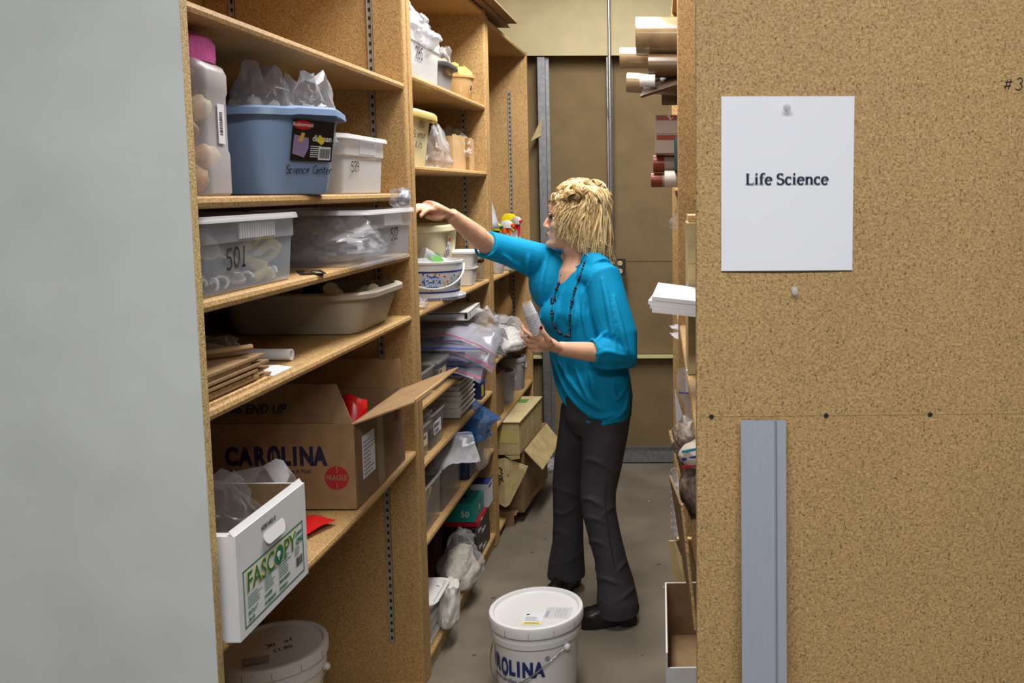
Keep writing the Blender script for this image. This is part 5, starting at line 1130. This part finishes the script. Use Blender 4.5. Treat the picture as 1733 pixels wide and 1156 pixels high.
def finger(pts, r0, r1):
    n = len(pts); tub(pts, [r0 + (r1 - r0) * i / (n - 1) for i in range(n)], 10)
    body.add(*(lambda m: (m.v, m.f))(MB().ball(pts[-1], r1, 10, 8)))
# right hand reaching past the bin, palm down
K = Vector((-.842, 2.968, 1.588)); side = Vector((-.035, .030, .0)).normalized()
dirR = (K - RW).normalized(); sd = dirR.cross(Vector((0, 0, 1))).normalized()
tub([RW, RW.lerp(K, .35), RW.lerp(K, .75), K], [.0245, .031, .037, .034], 16, .58)
for k, (o_, L, dz) in enumerate([(.027, .9, -.004), (.009, 1.0, 0.0), (-.009, .95, -.003), (-.026, .78, -.009)]):
    b0 = K + sd * o_ * .95 + Vector((0, 0, dz)) - dirR * .012; d1 = (dirR + Vector((0, 0, -.16 - .05 * k)) + sd * o_ * 3).normalized(); d2 = (dirR + Vector((0, 0, -.50 - .08 * k))).normalized()
    finger([b0, b0 + d1 * .042 * L, b0 + d1 * .042 * L + d2 * .026 * L, b0 + d1 * .042 * L + d2 * .026 * L + (d2 + Vector((0, 0, -.4))).normalized() * .02 * L], .0098, .0075)
tb0 = RW.lerp(K, .25) - sd * .020
sgn = -1 if (tb0 + sd).x < tb0.x else 1
tq = RW.lerp(K, .30) + Vector((.008, -.010, -.006))
finger([tq, tq + Vector((-.012, -.022, -.012)), tq + Vector((-.030, -.040, -.013)), tq + Vector((-.046, -.056, -.006))], .0135, .0090)
# left hand round the cups
PC = Vector((-.470, 3.045, 1.112))
tub([LW, LW.lerp(PC, .5), PC, PC + Vector((-.020, -.008, .006))], [.0255, .031, .036, .033], 16, .72)
finger([(-.482, 3.022, 1.128), (-.510, 3.008, 1.142), (-.533, 3.010, 1.158), (-.541, 3.024, 1.170)], .0098, .0072)
finger([(-.487, 3.030, 1.114), (-.520, 3.016, 1.122), (-.543, 3.022, 1.136), (-.545, 3.040, 1.146)], .0096, .0072)
finger([(-.484, 3.036, 1.098), (-.514, 3.024, 1.102), (-.536, 3.030, 1.112), (-.537, 3.048, 1.121)], .0092, .0070)
finger([(-.476, 3.042, 1.084), (-.500, 3.034, 1.083), (-.519, 3.038, 1.090), (-.521, 3.054, 1.098)], .0084, .0062)
finger([(-.446, 3.030, 1.106), (-.452, 3.010, 1.128), (-.466, 2.999, 1.152), (-.474, 2.999, 1.172)], .0125, .0080)
bme = relm(remesh(body, .0034, 3))
bo = obj('body', bme, SKIN, person, smooth=180)
def hpart(name, pts_mb, mt, parent=None, **k):
    pts_mb.v = [hp(*p) for p in pts_mb.v]; return obj(name, rel(pts_mb), mt, parent or bo, **k)
LIPS = mat('lip_red', (150, 62, 62), .4); LASH = mat('lash_dark', (34, 24, 20), .7)
m_ = MB(); 
for z, r in ((.0555, (.0112, .0165, .0046)), (.0468, (.0112, .0150, .0050))):
    q = MB().ball((.0958, 0, z), r, 12, 8); m_.add(q.v, q.f)
hpart('lips', m_, LIPS, smooth=180)
for s in (1, -1):
    hpart('eye', MB().ball((.0752, s * .030, .1110), .0108, 14, 10), mat('eye_white', (206, 200, 196), .3), smooth=180)
    hpart('iris', MB().ball((.0838, s * .0295, .1105), (.0032, .0062, .0052), 10, 8), mat('iris_grey', (52, 52, 50), .3), smooth=180)
    hpart('upper_lid', MB().tube([(.0835, s * .0165, .1135), (.089, s * .025, .1185), (.0875, s * .034, .1185), (.080, s * .0425, .1145)], [.0026, .0046, .0046, .0022], 8), LASH, smooth=180)
    hpart('eyebrow', MB().tube([(.0945, s * .012, .1335), (.0960, s * .024, .1385), (.088, s * .040, .1385), (.079, s * .050, .132)], [.0018, .0026, .0022, .001], 8), mat('brow_brown', (120, 84, 50), .8), smooth=180)
NAIL = mat('nail_red', (112, 16, 26), .25)
obj('thumb_nail', rel(MB().ball((-.4725, 2.9925, 1.1715), (.0055, .0036, .0085), 10, 8)), NAIL, bo, smooth=180)

# ---- hair: dark roots, then locks
rd = random.Random(21)
HAC = Vector((-.378, 3.40, 1.557)); HAR = Vector((.108, .088, .106))
def sph(az, el, k=1.0):     # azimuth 0 = face (-X), 90 = camera side (-Y), 180 = back
    a, e = RD(az), RD(el)
    return HAC + Vector((-cos(a) * cos(e) * HAR.x, -sin(a) * cos(e) * HAR.y, sin(e) * HAR.z)) * k
hair = MB(); tone = []
def lock(P, rad, t, n=6, flat=.55):
    hair.tube(P, rad, n, flat=flat); m1 = max(1, len(P) - 1)
    for k in range(len(P)): tone.extend([max(0, min(1, t * (.55 + .6 * k / m1)))] * n)
capm = MB().ball(HAC + Vector((.004, 0, .004)), tuple(HAR * .90), 28, 18)
keep = [q for q in capm.f if not any((capm.v[i][2] < 1.60 and capm.v[i][0] < -.43) or capm.v[i][2] < 1.47 for i in q)]
hair.add(capm.v, keep); tone.extend([.1] * len(capm.v))
def bez(a, b, c, d, n):
    a, b, c, d = map(Vector, (a, b, c, d))
    return [a * (1 - t) ** 3 + b * 3 * t * (1 - t) ** 2 + c * 3 * t * t * (1 - t) + d * t ** 3 for t in [i / n for i in range(n + 1)]]
def taper(r, n): return [r * (.55 + .45 * min(1, 4 * i / n)) * (1 - .85 * max(0, (i / n - .45) / .55) ** 1.2) for i in range(n + 1)]
def zend(x): return 1.480 - (x + .462) * .72
for s in (1, -1):
    for i in range(900):          # layered side locks, swept down and forward
        az = rd.uniform(46, 182); el = rd.uniform(0, 70) ; r = rd.uniform(.0012, .0040)
        p0 = sph(az, el, .98)
        ex = p0.x - rd.uniform(-.004, .060) if az < 130 else p0.x + rd.uniform(-.03, .025)
        ex = max(-.466 + rd.uniform(0, .012), min(-.275 + rd.uniform(-.025, .025), ex))
        layer = rd.random() ** 1.3 * .10
        ez = zend(ex) + layer + rd.uniform(-.012, .01)
        if ez > p0.z - .02: continue
        out = 1.06 + rd.uniform(-.02, .10) + (.06 if az > 110 else 0)
        ey = 3.40 - (.070 + rd.uniform(-.004, .022)) * (1 if az < 140 else (182 - az) / 42)
        e = Vector((ex, ey, ez)); q1 = sph(az - 3, el * .55 + 4, out); q2 = Vector((ex * .6 + q1.x * .4 + rd.uniform(-.008, .008), min(ey, q1.y) - rd.uniform(0, .010), (ez + q1.z) / 2))
        P = bez(p0, q1, q2, e, 10); w_ = rd.uniform(0, 6); am = rd.uniform(.002, .010)
        P = [p + Vector((am * sin(w_ + k * .75), am * .6 * cos(w_ + k * .75), 0)) * (k / 10) for k, p in enumerate(P)]
        fl = rd.uniform(-.012, .016) if az < 110 else rd.uniform(-.004, .026)
        P.append(P[-1] + Vector((fl, -rd.uniform(-.004, .012), -rd.uniform(.002, .012))))
        if s < 0: P = [Vector((p.x, 6.80 - p.y, p.z)) for p in P]
        lock(P, taper(r, len(P) - 1), min(1, .15 + .95 * rd.random() + layer * .8), 5)
for i in range(110):               # nape flicks at the back
    a = sph(rd.uniform(140, 220), rd.uniform(-8, 25), 1.02)
    e = Vector((rd.uniform(-.335, -.232), 3.40 + rd.uniform(-.075, .06), 0)); e.z = zend(e.x) + rd.uniform(-.012, .05)
    P = bez(a, a + Vector((.030, 0, -.04)), e + Vector((-.045, 0, .055)), e, 9); lock(P, taper(rd.uniform(.0015, .0042), 9), .1 + .8 * rd.random(), 5)
for i in range(150):               # puffed crown at the back
    az = rd.uniform(105, 255); a = sph(az, rd.uniform(40, 75), .98); b = sph(az + rd.uniform(-14, 14), rd.uniform(-12, 22), rd.uniform(1.06, 1.24))
    P = bez(a, sph(az, 60, 1.22), sph(az + rd.uniform(-10, 10), 35, 1.36), b, 9); lock(P, taper(rd.uniform(.0022, .0062), 9), .2 + .9 * rd.random(), 5)
def ringlet(az, el, R_, L, k_):
    c = sph(az, el, k_); n_ = (c - HAC).normalized()
    t1 = n_.orthogonal().normalized(); t1 = (Matrix.Rotation(rd.uniform(0, 6.28), 3, n_) @ t1); t2 = n_.cross(t1)
    N = 20; ph = rd.uniform(0, 6.28); rr_ = rd.uniform(.0030, .0056); tn = rd.random()
    for off in (-1.3, -.4, .5, 1.3):
        P = [c + t1 * (L * (k / N - .5) + off * rr_ * 1.6) + (t2 * cos(ph + k * .42) + n_ * sin(ph + k * .42)) * R_ * (1 - .25 * k / N) for k in range(N + 1)]
        lock(P, [rr_ * .6] + [rr_] * (N - 3) + [rr_ * .8, rr_ * .5, rr_ * .2], max(0, min(1, tn + rd.uniform(-.15, .15))), 6, .5)
for i in range(58):               # loose ringlets over the top and round the crown
    ringlet(rd.uniform(-170, 170), rd.uniform(22, 88), rd.uniform(.011, .018), rd.uniform(.006, .016), rd.uniform(1.02, 1.08))
for i in range(16): ringlet(rd.uniform(60, 200), rd.uniform(22, 62), rd.uniform(.015, .022), rd.uniform(.004, .012), rd.uniform(1.05, 1.12))
for i in range(20): ringlet(rd.uniform(-60, 85), rd.uniform(12, 40), rd.uniform(.008, .014), rd.uniform(.006, .016), 1.05)
for i in range(240):              # fringe over the forehead
    az = rd.uniform(-80, 80); a = sph(az, rd.uniform(30, 58), 1.0)
    b = sph(az * 1.02 + rd.uniform(-6, 10), rd.uniform(-4, 22), rd.uniform(1.01, 1.09))
    P = bez(a, sph(az, 46, 1.14), sph(az + 4, 26, 1.13), b, 8); lock(P, taper(rd.uniform(.0014, .0042), 8), .2 + .85 * rd.random(), 5)
for s in (1, -1):
    for i in range(110):           # temple sweep
        a = sph(s * rd.uniform(44, 68), rd.uniform(12, 40), 1.01); e = Vector((-.458 + rd.uniform(-.004, .02), 3.40 - s * (.070 + rd.uniform(0, .014)), 1.52 - rd.uniform(0, .075)))
        P = bez(a, a + Vector((.010, -s * .012, -.02)), e + Vector((.016, -s * .008, .03)), e, 8); lock(P, taper(rd.uniform(.0012, .0034), 8), .1 + .9 * rd.random(), 5)
hm = bpy.data.materials.new('blonde_hair'); hm.use_nodes = True; nt = hm.node_tree; b_ = nt.nodes['Principled BSDF']
at = nt.nodes.new('ShaderNodeAttribute'); at.attribute_name = 'tone'; rp_ = nt.nodes.new('ShaderNodeValToRGB'); nt.links.new(at.outputs['Fac'], rp_.inputs[0])
e_ = rp_.color_ramp.elements; e_[0].color = lin((116, 88, 52)); e_[1].color = lin((242, 222, 172)); q_ = e_.new(.22); q_.color = lin((174, 142, 90)); q_ = e_.new(.55); q_.color = lin((216, 188, 130))
nt.links.new(rp_.outputs[0], b_.inputs['Base Color']); b_.inputs['Roughness'].default_value = .38; b_.inputs['Specular IOR Level'].default_value = .6; b_.inputs['Sheen Weight'].default_value = .2
hme = rel(hair).mesh('hair'); at_ = hme.attributes.new('tone', 'FLOAT', 'POINT'); at_.data.foreach_set('value', tone)
ho = obj('hair', hme, hm, person); hme.polygons.foreach_set('use_smooth', [True] * len(hme.polygons))

# ---- shirt
SHC = [(1.372, -.366, 3.422, .080, .055), (1.350, -.368, 3.420, .125, .075), (1.320, -.372, 3.418, .165, .095), (1.26, -.376, 3.41, .192, .118), (1.18, -.384, 3.405, .200, .135), (1.10, -.376, 3.40, .195, .130), (1.00, -.358, 3.398, .198, .130), (.92, -.346, 3.395, .200, .128), (.86, -.334, 3.392, .186, .120), (.785, -.320, 3.390, .162, .106), (.738, -.303, 3.385, .118, .08), (.714, -.292, 3.38, .06, .045)]
def sh_at(z):
    for (z1, *p), (z0, *q) in zip(SHC, SHC[1:]):
        if z0 <= z <= z1:
            t = (z - z0) / (z1 - z0); return [b + (a - b) * t for a, b in zip(p, q)]
    return list(SHC[0][1:]) if z > SHC[0][0] else list(SHC[-1][1:])
def y_near(x, z):
    cx, cy, a, b = sh_at(z); best = cy
    for i in range(120):
        t = 2 * pi * i / 120; px = cx + RGT.x * a * cos(t) + FWD.x * b * sin(t); py = cy + RGT.y * a * cos(t) + FWD.y * b * sin(t)
        if abs(px - x) < .012 and py < best: best = py
    return best
shirt = MB().loft([ell_ring((cx, cy, z), a, b, RGT, FWD, 36) for z, cx, cy, a, b in SHC])
def sleeve(pts, rad, n=20, flat=1.0): m_ = MB().tube(pts, rad, n, flat=flat); shirt.add(m_.v, m_.f)
sleeve([(-.42, 3.44, 1.295), RS + Vector((.0, 0, -.016)), RS.lerp(RE, .38) + Vector((0, 0, -.012)), RS.lerp(RE, .72) + Vector((0, 0, -.004)), RE + Vector((.0, .0, .0))], [.072, .070, .066, .056, .052])
shirt.add(*(lambda m: (m.v, m.f))(MB().ball((-.505, 3.42, 1.285), (.082, .080, .115), 18, 12)))
shirt.add(*(lambda m: (m.v, m.f))(MB().ball((-.455, 3.34, 1.165), (.075, .062, .070), 18, 12)))    # bust
shirt.add(*(lambda m: (m.v, m.f))(MB().ball((-.365, 3.285, 1.165), (.070, .055, .070), 18, 12)))
CUF = LE.lerp(LW, .46)
sleeve([(-.33, 3.34, 1.31), LS + Vector((.0, .0, -.005)), (-.262, 3.258, 1.20), (-.228, 3.228, 1.10), LE + Vector((.006, .0, .0)), LE.lerp(LW, .22) + Vector((0, 0, .004)), CUF], [.075, .070, .076, .074, .060, .054, .049])
shirt.add(*(lambda m: (m.v, m.f))(MB().ball((-.285, 3.31, 1.12), (.085, .09, .17), 18, 14)))
sleeve([(-.19, 3.23, 1.01), (-.178, 3.225, .992), (-.175, 3.225, .985)], [.035, .022, .012])
sleeve([(-.295, 3.30, 1.34), (-.345, 3.37, 1.385)], [.05, .045])
FOLDS = [(0.009, [(-0.322, 1.326), (-0.353, 1.213), (-0.342, 1.094)]), (0.012, [(-0.283, 1.317), (-0.252, 1.191), (-0.23, 1.065)]), (0.012, [(-0.241, 1.256), (-0.21, 1.126), (-0.183, 1.027)]), (0.008, [(-0.323, 1.071), (-0.293, 1.103), (-0.258, 1.129)]), (0.009, [(-0.317, 1.038), (-0.269, 1.064), (-0.195, 1.042)]), (0.007, [(-0.306, 1.097), (-0.284, 1.075), (-0.259, 1.064)]), (0.011, [(-0.317, 1.012), (-0.249, 1.001), (-0.173, 0.998)]),
    (0.010, [(-0.564, 1.4), (-0.582, 1.281), (-0.565, 1.156)]), (0.010, [(-0.606, 1.374), (-0.59, 1.306), (-0.578, 1.216)]), (0.011, [(-0.502, 1.393), (-0.529, 1.24), (-0.514, 1.093)]), (0.009, [(-0.651, 1.408), (-0.624, 1.374), (-0.598, 1.324)]), (0.008, [(-0.436, 1.275), (-0.457, 1.2), (-0.478, 1.066)]), (0.007, [(-0.387, 1.27), (-0.382, 1.178), (-0.397, 1.077)]),
    (0.012, [(-0.502, 0.964), (-0.45, 0.843), (-0.339, 0.767), (-0.227, 0.776)]), (0.011, [(-0.49, 0.993), (-0.416, 0.866), (-0.316, 0.795), (-0.215, 0.815)]), (0.010, [(-0.463, 0.993), (-0.371, 0.879), (-0.298, 0.82)]), (0.009, [(-0.392, 0.982), (-0.338, 0.866), (-0.28, 0.82)]), (0.009, [(-0.336, 0.97), (-0.319, 0.907), (-0.304, 0.865)]), (0.008, [(-0.247, 0.929), (-0.237, 0.865), (-0.199, 0.906)]), (0.009, [(-0.187, 0.906), (-0.213, 0.815), (-0.272, 0.778)]), (0.008, [(-0.436, 0.993), (-0.426, 0.941), (-0.4, 0.895)])]
base = remesh(shirt, .006, 5)
bvh0 = BVHTree.FromPolygons([v.co.copy() for v in base.vertices], [tuple(p.vertices) for p in base.polygons])
def spline(pts, n=16):
    P = [Vector((a, b, 0)) for a, b in pts]; P = [P[0] * 2 - P[1]] + P + [P[-1] * 2 - P[-2]]; out = []
    for k in range(1, len(P) - 2):
        for i in range(n // (len(P) - 3) + 1):
            t = i / (n // (len(P) - 3) + 1)
            out.append(.5 * ((2 * P[k]) + (P[k + 1] - P[k - 1]) * t + (2 * P[k - 1] - 5 * P[k] + 4 * P[k + 1] - P[k + 2]) * t * t + (3 * P[k] - P[k - 1] - 3 * P[k + 1] + P[k + 2]) * t ** 3))
    return out + [P[-2]]
for r, pts in FOLDS:
    S_ = []
    for q in spline(pts):
        h_ = bvh0.ray_cast(Vector((q.x, 2.6, q.y)), Vector((0, 1, 0)))
        if h_[0] and h_[1].y < -.30: S_.append((h_[0] - h_[1] * r * -.15, len(S_)))
    if len(S_) > 3:
        n_ = len(S_); m_ = MB().tube([a for a, _ in S_], [r * (.25 + .85 * sin(pi * (i + .4) / n_)) for i in range(n_)], 10); shirt.add(m_.v, m_.f)
bpy.data.meshes.remove(base)
sme = remesh(shirt, .0048, 4)
bm = bmesh.new(); bm.from_mesh(sme)          # scoop neck
SCO, SCR = Vector((-.402, 3.372, 1.388)), Vector((.052, .074, .050))
kill = [q for q in bm.faces if sum(((q.calc_center_median()[i] - SCO[i]) / SCR[i]) ** 2 for i in range(3)) < 1]
bmesh.ops.delete(bm, geom=kill, context='FACES')
bd = [e_ for e_ in bm.edges if e_.is_boundary]; adj = {}
for e_ in bd:
    a, b = e_.verts; adj.setdefault(a.index, []).append(b); adj.setdefault(b.index, []).append(a)
bm.verts.ensure_lookup_table(); loops = []; seen = set()
for st0 in list(adj):
    if st0 in seen: continue
    cur = bm.verts[st0]; L_ = []
    while cur and cur.index not in seen:
        seen.add(cur.index); L_.append(cur.co.copy()); nx = [v for v in adj[cur.index] if v.index not in seen]; cur = nx[0] if nx else None
    loops.append(L_)
bm.to_mesh(sme); bm.free()
neck_loop = max(loops, key=len) if loops else []
TURQ = mat('turquoise_jersey', (0, 142, 192), .7, spec=.2, var=.05, scale=9, bump=.12, bscale=420)
shirt_bvh = BVHTree.FromPolygons([v.co.copy() for v in sme.vertices], [tuple(p.vertices) for p in sme.polygons])
so = obj('shirt', relm(sme), TURQ, person, smooth=180)
if len(neck_loop) > 8:
    for _ in range(6): neck_loop = [(neck_loop[i - 1] + neck_loop[i] * 2 + neck_loop[(i + 1) % len(neck_loop)]) / 4 for i in range(len(neck_loop))]
    nl_ = neck_loop[::2]; obj('neckline', rel(MB().tube(nl_ + [nl_[0]], .0042, 8)), TURQ, so, smooth=180)
obj('cuff_band', rel(MB().tube([CUF + (Vector((0, 0, 1)) * cos(t_) + (LW - LE).normalized().cross(Vector((0, 0, 1))) * sin(t_)) * .046 for t_ in [2 * pi * i / 24 for i in range(25)]], .0055, 8)), TURQ, so, smooth=180)
rax = (RW - RE).normalized(); ru_ = rax.cross(Vector((0, 0, 1))).normalized(); rv_ = ru_.cross(rax)
obj('cuff_band', rel(MB().tube([RE + (ru_ * cos(t_) + rv_ * sin(t_)) * .049 for t_ in [2 * pi * i / 24 for i in range(25)]], .0055, 8)), TURQ, so, smooth=180)

# ---- jeans
jeans = MB()
def leg(rows, n=22):
    jeans.loft([ell_ring((x, y, z), a, b, (1, 0, 0), (0, 1, 0), n) for x, y, z, a, b in rows])
leg([(-.318, 3.39, .92, .125, .115), (-.318, 3.39, .84, .135, .125), (-.322, 3.395, .76, .132, .125), (-.322, 3.40, .70, .105, .11)])
leg([(-.285, 3.35, .80, .100, .095), (-.290, 3.34, .70, .090, .090), (-.302, 3.32, .58, .078, .080), (-.316, 3.30, .48, .069, .072), (-.312, 3.285, .42, .066, .068), (-.290, 3.265, .33, .063, .066), (-.266, 3.25, .24, .062, .066), (-.248, 3.24, .16, .070, .074), (-.241, 3.235, .09, .079, .082), (-.240, 3.235, .045, .080, .083)])
leg([(-.375, 3.44, .80, .095, .095), (-.405, 3.465, .68, .082, .088), (-.435, 3.49, .56, .074, .078), (-.455, 3.51, .45, .066, .070), (-.458, 3.515, .40, .063, .067), (-.460, 3.52, .30, .062, .065), (-.463, 3.52, .20, .064, .068), (-.470, 3.52, .12, .074, .078), (-.472, 3.52, .055, .080, .083)])
def jfold(P, r): m_ = MB().tube(P, r, 8); jeans.add(m_.v, m_.f)
for cx, cy, z, R_, tl in [(-.316, 3.29, .455, .067, .03), (-.312, 3.286, .425, .066, -.02), (-.306, 3.28, .395, .066, .02), (-.290, 3.262, .30, .064, .03), (-.262, 3.247, .215, .065, -.03), (-.252, 3.242, .175, .070, .02), (-.245, 3.238, .125, .076, -.02), (-.300, 3.32, .60, .078, .03), (-.456, 3.51, .43, .066, .02), (-.459, 3.516, .36, .064, -.02), (-.462, 3.52, .24, .064, .03), (-.468, 3.52, .15, .072, -.02), (-.43, 3.485, .57, .074, .03)]:
    jfold([(cx + R_ * cos(RD(-165 + 150 * i / 10)), cy + R_ * sin(RD(-165 + 150 * i / 10)), z + tl * sin(i * .5)) for i in range(11)], [.0015 + .0055 * sin(pi * (i + .3) / 10.6) for i in range(11)])
jm = relm(remesh(jeans, .0055, 7))
DENIM = mat('charcoal_denim', (52, 51, 56), .8, var=.16, scale=7, bump=.2, bscale=300)
jo = obj('jeans', jm, DENIM, person, smooth=180)
obj('side_seam', rel(MB().tube([(-.262, 3.262, .78), (-.268, 3.256, .62), (-.285, 3.235, .48), (-.268, 3.206, .36), (-.245, 3.185, .22), (-.235, 3.158, .09)], .0026, 6)), mat('denim_seam', (40, 38, 42), .8), jo, smooth=180)
obj('hem_band', rel(MB().loft([ell_ring((-.240, 3.235, z), .0815, .0845, (1, 0, 0), (0, 1, 0), 26) for z in (.043, .062)], False, False)), DENIM, jo, smooth=180)

# ---- boots
LEATH = mat('black_leather', (22, 20, 20), .28, bump=.08, bscale=60); SOLE = mat('boot_sole', (16, 14, 14), .6)
for loc, rz in (((-.235, 3.222, 0), RD(6)), ((-.466, 3.525, 0), RD(68))):
    M_ = Matrix.Translation(Vector(loc)) @ Matrix.Rotation(rz, 4, 'Z')
    up_ = MB().loft([[M_ @ Vector((-s, w * cos(t_) * (1 if True else 1), z0 + max(0, sin(t_)) * h if sin(t_) > 0 else z0)) for t_ in [2 * pi * i / 20 for i in range(20)]] for s, w, z0, h in ((-.062, .020, .030, .07), (-.055, .031, .028, .10), (-.02, .036, .028, .13), (.03, .037, .024, .10), (.07, .040, .020, .066), (.10, .043, .018, .054), (.125, .041, .018, .050), (.145, .033, .018, .038), (.158, .018, .019, .022))])
    bt_ = obj('boot', rel(up_), LEATH, person, smooth=60)
    sl_ = MB().loft([[M_ @ Vector((-s, w * sg_, z_)) for sg_, z_ in ((-1, z0), (1, z0), (1, z1), (-1, z1))] for s, w, z0, z1 in ((-.066, .026, .0, .030), (-.03, .036, .0, .030), (-.008, .036, .0, .028), (.0, .036, .014, .027), (.04, .038, .006, .024), (.09, .045, .0, .020), (.13, .042, .0, .019), (.162, .018, .004, .020))])
    obj('sole', rel(sl_), SOLE, bt_)

# ---- necklace lying on the shirt
def drape(x, z, off=.004):
    h_ = shirt_bvh.ray_cast(Vector((x, 2.6, z)), Vector((0, 1, 0)))
    return Vector((x, (h_[0].y if h_[0] else 3.3) - off, z))
nk = bpy.data.objects.new('necklace', None); COL.objects.link(nk); nk.parent = person
CORD = mat('necklace_cord', (46, 38, 38), .5); BEADS = [mat('bead_steel', (96, 100, 118), .15, metal=.8), mat('bead_dark', (40, 34, 40), .25), mat('bead_violet', (60, 58, 96), .2, metal=.4)]
strands = [[(-.352, 1.378), (-.366, 1.330), (-.384, 1.285), (-.397, 1.24), (-.404, 1.19), (-.407, 1.14), (-.409, 1.10)], [(-.436, 1.345), (-.455, 1.295), (-.472, 1.245), (-.478, 1.20), (-.474, 1.15), (-.462, 1.115), (-.435, 1.098), (-.409, 1.10)]]
rd = random.Random(8)
for st in strands:
    P = []
    for (a, b), (c, d) in zip(st, st[1:]):
        for k in range(5): P.append(drape(a + (c - a) * k / 5, b + (d - b) * k / 5))
    P.append(drape(*st[-1]))
    obj('cord', rel(MB().tube(P, .0014, 6)), CORD, nk, smooth=180)
    for i, p in enumerate(P):
        if i % 5 in (1, 2, 3) or i > len(P) - 4:
            r = rd.uniform(.0040, .0072); obj('bead', rel(MB().ball(p - Vector((0, r * .5, 0)), r, 10, 7)), BEADS[rd.randrange(3)], nk, smooth=180)
rp = drape(-.474, 1.222); obj('ring_charm', rel(MB().tube([rp + Vector((.009 * cos(t_), -.004, .014 * sin(t_))) for t_ in [2 * pi * i / 16 for i in range(17)]], .003, 6)), BEADS[1], nk, smooth=180)

# ---- the stack of cups in her left hand
ax0, ax1 = Vector((-.490, 3.022, 1.142)), Vector((-.528, 3.030, 1.255)); cd_ = (ax1 - ax0).normalized()
qrot = cd_.to_track_quat('Z', 'Y').to_euler()
CUPM = clear('cup_plastic', (232, 234, 238), .06, .08)
c0 = thing('plastic_cup', 'small clear cup in the inverted stack held in her left hand', 'cup', ax0, 0, 'stack of cups in her hand'); c0.rotation_euler = qrot
obj('cup_wall', MB().lathe([(.0228, .002), (.0225, .003), (.0168, .047), (.016, .048)], 24, cap0=False), CUPM, c0, smooth=50)
obj('rim', MB().lathe([(.0226, .0002), (.0250, .0002), (.0254, .0012), (.0250, .0024), (.0226, .0026)], 24, cap0=False, cap1=False), clear('cup_rim_plastic', (238, 240, 244), .55, .12), c0, smooth=50)
for i in range(1, 15): dup(c0, ax0 + cd_ * (.0052 * i))
